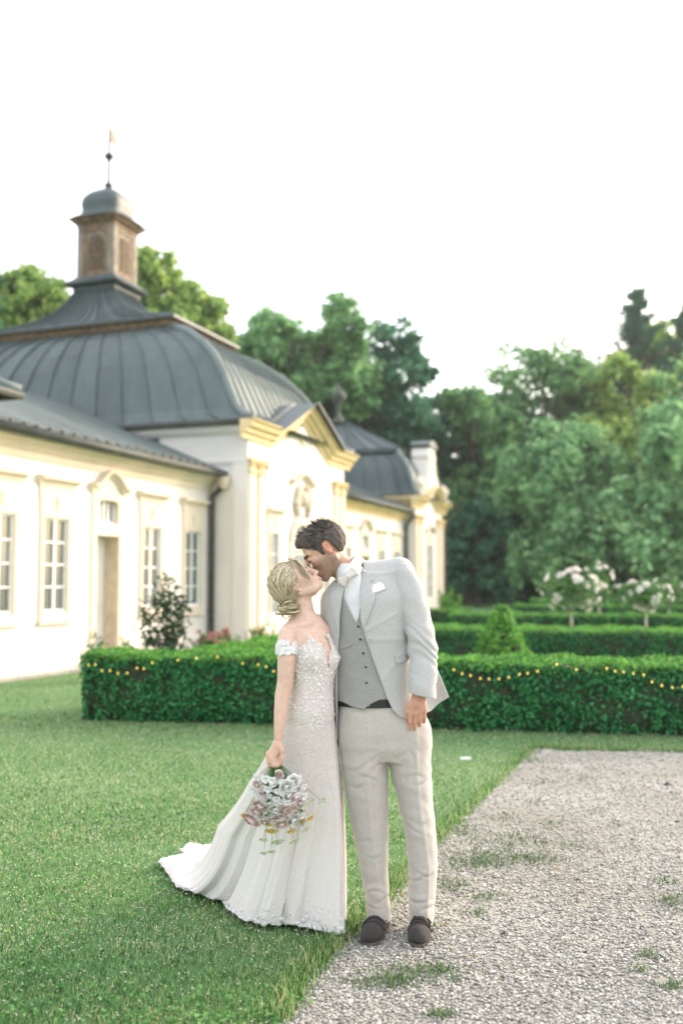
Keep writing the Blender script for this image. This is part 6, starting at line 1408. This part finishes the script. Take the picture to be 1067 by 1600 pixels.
# match ring points to hem points by running angle round the body
ang = np.unwrap(np.arctan2((HX[:, 1] - cy_ - .12), HX[:, 0] - cx_ + .10)); 
th = np.linspace(0, 2 * math.pi, n, endpoint=False)
a_from = math.atan2(-.45, .9); TOP = []
arc = np.interp(np.arange(n) / n, [0, .16, .34, .56, .78, .90, 1.0], [0, .22, .36, .50, .64, .82, 1.0])      # share of the waist that each part of the hem hangs from
thv = a_from - arc * 2 * math.pi
rows_ = 70; V = np.zeros((rows_ + 1, n, 3)); dist = np.linalg.norm(HX - np.array([cx_, cy_]), axis=1); rgp = np.random.default_rng(4)
ph = np.cumsum(rgp.normal(0, .25, n)) * .0; lam = np.interp(np.arange(n) / n, np.linspace(0, 1, 40), rgp.uniform(-1, 1, 40))
for r_ in range(rows_ + 1):
    s_ = r_ / rows_; z_ = ztop * (1 - s_); zz_ = max(z_, .0)
    bx_, ba_, by_, bb_ = [float(v) for v in BT.at(max(z_, pt(470, 1235, BY).z))]; g0 = .0045 + .03 * s_
    ring = np.stack([bx_ + (ba_ + g0) * np.cos(thv), by_ + (bb_ + g0) * np.sin(thv)], 1)
    far = np.clip((dist - .25) / .9, 0, 1); pw_ = 1.22 + .75 * far
    gsh = (s_ ** pw_)[:, None] if np.ndim(s_ ** pw_) else s_ ** pw_
    xy = ring * (1 - gsh) + HX * gsh
    nrm = xy - np.array([bx_, by_]); nrm /= np.linalg.norm(nrm, axis=1, keepdims=True)
    amp = .030 * s_ ** 1.3 * (1 - .35 * far) * np.clip((s_ - .08) * 3, 0, 1); fold = np.sin(np.arange(n) / n * 2 * math.pi * 19 + 2.6 * lam + 1.1 * s_) * .7 + .35 * np.sin(np.arange(n) / n * 2 * math.pi * 43 + 5 * lam)
    xy = xy + nrm * (amp * fold)[:, None] * (1 - .75 * (s_ > .985))
    V[r_, :, :2] = xy; lie = far * np.clip((s_ - .6) / .3, 0, 1)
    V[r_, :, 2] = np.maximum(z_ * (1 - .55 * lie) ** 2, 0.03 + .010 * np.sin(np.arange(n) * .23 + s_ * 20) * far + .012 * far) if s_ < 1 else .024 + .008 * np.abs(np.sin(np.arange(n) * .31))
i0 = np.arange(rows_)[:, None] * n + np.arange(n)[None]; i1 = np.arange(rows_)[:, None] * n + (np.arange(n)[None] + 1) % n
Fq = np.stack([i0, i0 + n, i1 + n, i1], -1).reshape(-1, 4); Vs = V.reshape(-1, 3)
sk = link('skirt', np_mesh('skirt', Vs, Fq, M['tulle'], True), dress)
motifs(sk, 420, .004, .010, 6, .0, 'skirt_motif', dress, lambda V: np.exp(-((.95 - V[:, 2]) / .20) ** 2) * (.2 + np.exp(-((V[:, 0] - pt(500, 1170, BY).x) / .06) ** 2)) + .25 * np.exp(-(V[:, 2] / .10) ** 2))
# scalloped lace border of the hem: overlapping white motifs standing along the edge
mb = MB(); rgp = np.random.default_rng(8)
for i in range(0, 300):
    j = i if i < 292 else i; r0 = rows_ - 1 - int(abs(rgp.normal(0, 2.6))); p = V[max(0, r0), j]; pn = V[max(0, r0), (j + 3) % n] - V[max(0, r0), (j - 3) % n]; pu = V[max(0, r0 - 3), j] - p
    t_ = Vector(pn).normalized(); u_ = Vector(pu).normalized(); o_ = t_.cross(u_).normalized()
    if o_.y > 0: o_ = -o_
    if o_.z < -.1 and abs(o_.z) > abs(o_.y): o_ = -o_
    sz = .008 + .009 * rgp.random(); c = Vector(p) + o_ * .004 + u_ * .003; k_ = 7; ring = []
    for a in range(k_ * 2):
        rr = sz * (1.0 if a % 2 == 0 else .55); an = math.pi * a / k_ + i; ring.append(tuple(c + t_ * rr * math.cos(an) * 1.2 + u_ * rr * math.sin(an) + o_ * (.002 if a % 2 else .0)))
    mb.add(ring + [tuple(c + o_ * .004)], [(a, (a + 1) % (2 * k_), 2 * k_) for a in range(2 * k_)])
o = link('hem_lace', mb.mesh('hem_lace', M['lace_white'], False, False), dress); o['kind'] = 'stuff'

# ------------------------------------------------------------------ the bouquet
M['stem'] = leafmat('stem_green', [(.05, .12, .03), (.08, .17, .045), (.13, .23, .08)], .2, .5, 9); M['bq_leaf'] = leafmat('bouquet_leaf', [(.04, .12, .03), (.07, .18, .05), (.14, .26, .09)], .3, .45, 9)
def petal_mat(n_, c): return leafmat(n_, c, .08, .6, 30)
M['p_white'] = petal_mat('petal_white', [(.82, .83, .79), (.88, .88, .86), (.92, .92, .91)]); M['p_blush'] = petal_mat('petal_blush', [(.78, .62, .57), (.84, .71, .67), (.88, .79, .75)])
M['p_pink'] = petal_mat('petal_pink', [(.80, .55, .56), (.86, .66, .66), (.90, .76, .75)]); M['p_yellow'] = petal_mat('petal_yellow', [(.62, .44, .10), (.74, .58, .20), (.80, .70, .34)]); M['p_green'] = petal_mat('petal_green', [(.42, .52, .30), (.58, .66, .46), (.70, .75, .60)])
KY = 4.285; bq = empty('bouquet', pt(432, 1196, HB - .01)); tag(bq, 'loose bouquet of white, pink and yellow flowers hanging from the bride\'s hand', 'bouquet')
org = Vector(bq.location)
def cup(name, r, layers, mat, seed):
    """rosette: overlapping cupped petals, tight in the heart, loose and ruffled outside"""
    rng = np.random.default_rng(seed); mb = MB(); i = 0; n = 9 + 5 * layers
    for i in range(n):
        f = (i + 1) / n; a = i * 2.399 + rng.normal(0, .15); rr = r * (.18 + .82 * f ** .8) * (1 + rng.normal(0, .05)); w = .95 - .30 * f; h1 = r * (.62 - .50 * f) + rng.normal(0, .05) * r; h0 = -r * .30; pts = []
        for v_, (q_, hh) in enumerate(((.15, h0), (.75, h0 * .5 + h1 * .3), (1.0, h1 * .85), (.90 + .25 * f, h1))):
            for u_ in (-1, -.5, 0, .5, 1):
                ww = w * (.35 + .65 * min(1, v_ / 1.6)) * (1 if v_ < 3 else .8); pts.append((rr * q_ * math.cos(a + u_ * ww), rr * q_ * math.sin(a + u_ * ww), hh - abs(u_) * .10 * r * (v_ == 3) + rng.normal(0, .03) * r * (v_ > 1)))
        mb.add(pts, [(v_ * 5 + u_, v_ * 5 + u_ + 1, v_ * 5 + u_ + 6, v_ * 5 + u_ + 5) for v_ in range(3) for u_ in range(4)])
    return mb.mesh(name, mat, True)
FL = {'ranunculus': cup('ranunculus', .020, 6, M['p_blush'], 1), 'pink_bloom': cup('pink_bloom', .019, 5, M['p_pink'], 2), 'white_bloom': flower_mesh('white_bloom', .014, M['p_white'], 3, 18), 'white_rose': cup('white_rose', .019, 4, M['p_white'], 7), 'yellow_bloom': flower_mesh('yellow_bloom', .015, M['p_yellow'], 4, 14), 'green_bloom': flower_mesh('green_bloom', .014, M['p_green'], 5, 9), 'blush_bloom': cup('blush_bloom', .018, 4, M['p_blush'], 6)}
FP = [('ranunculus', 457, 1264, 1.5), ('ranunculus', 445, 1265, 1.1), ('pink_bloom', 463, 1249, 1.35), ('pink_bloom', 394, 1280, 1.5), ('pink_bloom', 388, 1276, 1.0), ('blush_bloom', 408, 1258, 1.5), ('blush_bloom', 402, 1268, 1.3), ('blush_bloom', 470, 1228, 1.0), ('blush_bloom', 440, 1287, 1.3), ('blush_bloom', 436, 1211, .9),
      ('white_bloom', 402, 1240, 1.5), ('white_bloom', 397, 1234, 1.1), ('white_bloom', 409, 1247, 1.2), ('white_rose', 458, 1222, 1.3), ('white_rose', 448, 1230, 1.35), ('white_rose', 462, 1236, 1.2), ('white_bloom', 440, 1236, 1.3), ('white_rose', 452, 1243, 1.2), ('white_bloom', 466, 1216, 1.1), ('white_bloom', 432, 1248, 1.1), ('white_bloom', 421, 1243, 1.1), ('white_bloom', 425, 1255, 1.2), ('white_rose', 431, 1263, 1.1), ('white_bloom', 418, 1262, 1.1), ('white_bloom', 426, 1272, 1.1), ('white_bloom', 428, 1226, 1.0), ('white_bloom', 447, 1253, 1.0), ('white_rose', 458, 1279, 1.3), ('white_bloom', 465, 1276, 1.1), ('white_bloom', 444, 1279, 1.1),
      *[('white_bloom', 400 + (k * 37) % 76, 1214 + (k * 53) % 76, 1.0 + (k % 3) * .15) for k in range(46)], *[('blush_bloom', 402 + (k * 41) % 70, 1226 + (k * 29) % 62, .9) for k in range(9)],
      ('yellow_bloom', 424, 1296, 1.7), ('yellow_bloom', 419, 1287, 1.1), ('yellow_bloom', 455, 1297, 1.3), ('yellow_bloom', 470, 1283, 1.4), ('yellow_bloom', 483, 1277, 1.5), ('yellow_bloom', 380, 1274, .9), ('green_bloom', 476, 1295, 1.3), ('green_bloom', 502, 1251, 1.5), ('green_bloom', 485, 1252, 1.2), ('green_bloom', 478, 1258, 1.1), ('green_bloom', 412, 1310, 1.6), ('green_bloom', 432, 1313, 2.0), ('green_bloom', 459, 1313, 1.5), ('green_bloom', 412, 1331, 1.3), ('green_bloom', 424, 1329, 1.3)]
rg = np.random.default_rng(19); h_ = Vector(pt(431, 1190, HB - .012)) - org
for nm, x_, y_, sc_ in FP:
    rad = math.hypot(x_ - 435, y_ - 1255); yy = KY - .045 * math.exp(-(rad / 38) ** 2) + .02 * rg.normal() * .6
    c = Vector(pt(x_, y_, yy)) - org; d = Vector((c.x * .9, -.10 + rg.normal() * .03, c.z * .55)); o = link(nm, FL[nm], bq, c); o.rotation_euler = d.to_track_quat('Z', 'Y').to_euler(); o.scale = (sc_ * 1.45, sc_ * 1.45, sc_ * 1.35)
    m = MB(); m.tube([h_, h_.lerp(c, .5) + Vector((0, .012, 0)), c - d.normalized() * .008], [.0018, .0010, .0008], 5); link('stem', m.mesh('stem', M['stem'], True), bq)
for k_ in range(95):
    t = rg.random() ** 1.0; x_, y_ = 432 + rg.normal(0, 17) * (.4 + t), 1206 + t * 70; c = Vector(pt(x_, y_, KY + .005 + rg.normal() * .012)) - org; m = MB(); L_ = .018 + .014 * rg.random()
    a = rg.random() * 6.28; dx = Vector((math.cos(a), -.35, math.sin(a) - .5)).normalized(); sx_ = dx.cross(Vector((0, 1, 0))).normalized(); up_ = sx_.cross(dx)
    m.add([c, c + dx * L_ * .5 + sx_ * L_ * .28, c + dx * L_ + up_ * .003, c + dx * L_ * .5 - sx_ * L_ * .28, c + dx * L_ * .5 - up_ * .004], [(0, 1, 4), (1, 2, 4), (2, 3, 4), (3, 0, 4)]); link('leaf', m.mesh('leaf', M['bq_leaf'], True), bq)
for k_ in range(9):
    m = MB(); a = h_ + Vector((rg.normal() * .004, rg.normal() * .004, 0)); m.tube([a + Vector((0, 0, .02)), a + Vector((rg.normal() * .006, .01, .05)), a + Vector((.006 + rg.normal() * .008, .02, .075))], .0024, 5); link('stem', m.mesh('stem', M['stem'], True), bq)
# ------------------------------------------------------------------ evening haze in the air
def haze_mat(d):
    m = bpy.data.materials.new('haze'); m.use_nodes = True; nt = m.node_tree; nt.nodes.remove(nt.nodes['Principled BSDF'])
    v = nt.nodes.new('ShaderNodeVolumePrincipled'); v.inputs['Color'].default_value = (.95, .97, 1, 1); v.inputs['Density'].default_value = d; v.inputs['Anisotropy'].default_value = 0.2
    nt.links.new(v.outputs[0], nt.nodes['Material Output'].inputs['Volume']); return m
hz = MB(); hz.box(-450, 450, -70, 720, -1.0, 34.0)
tag(hz.build('haze', haze_mat(0.0004)), 'pale evening haze softening the far wood', None, None, 'stuff')
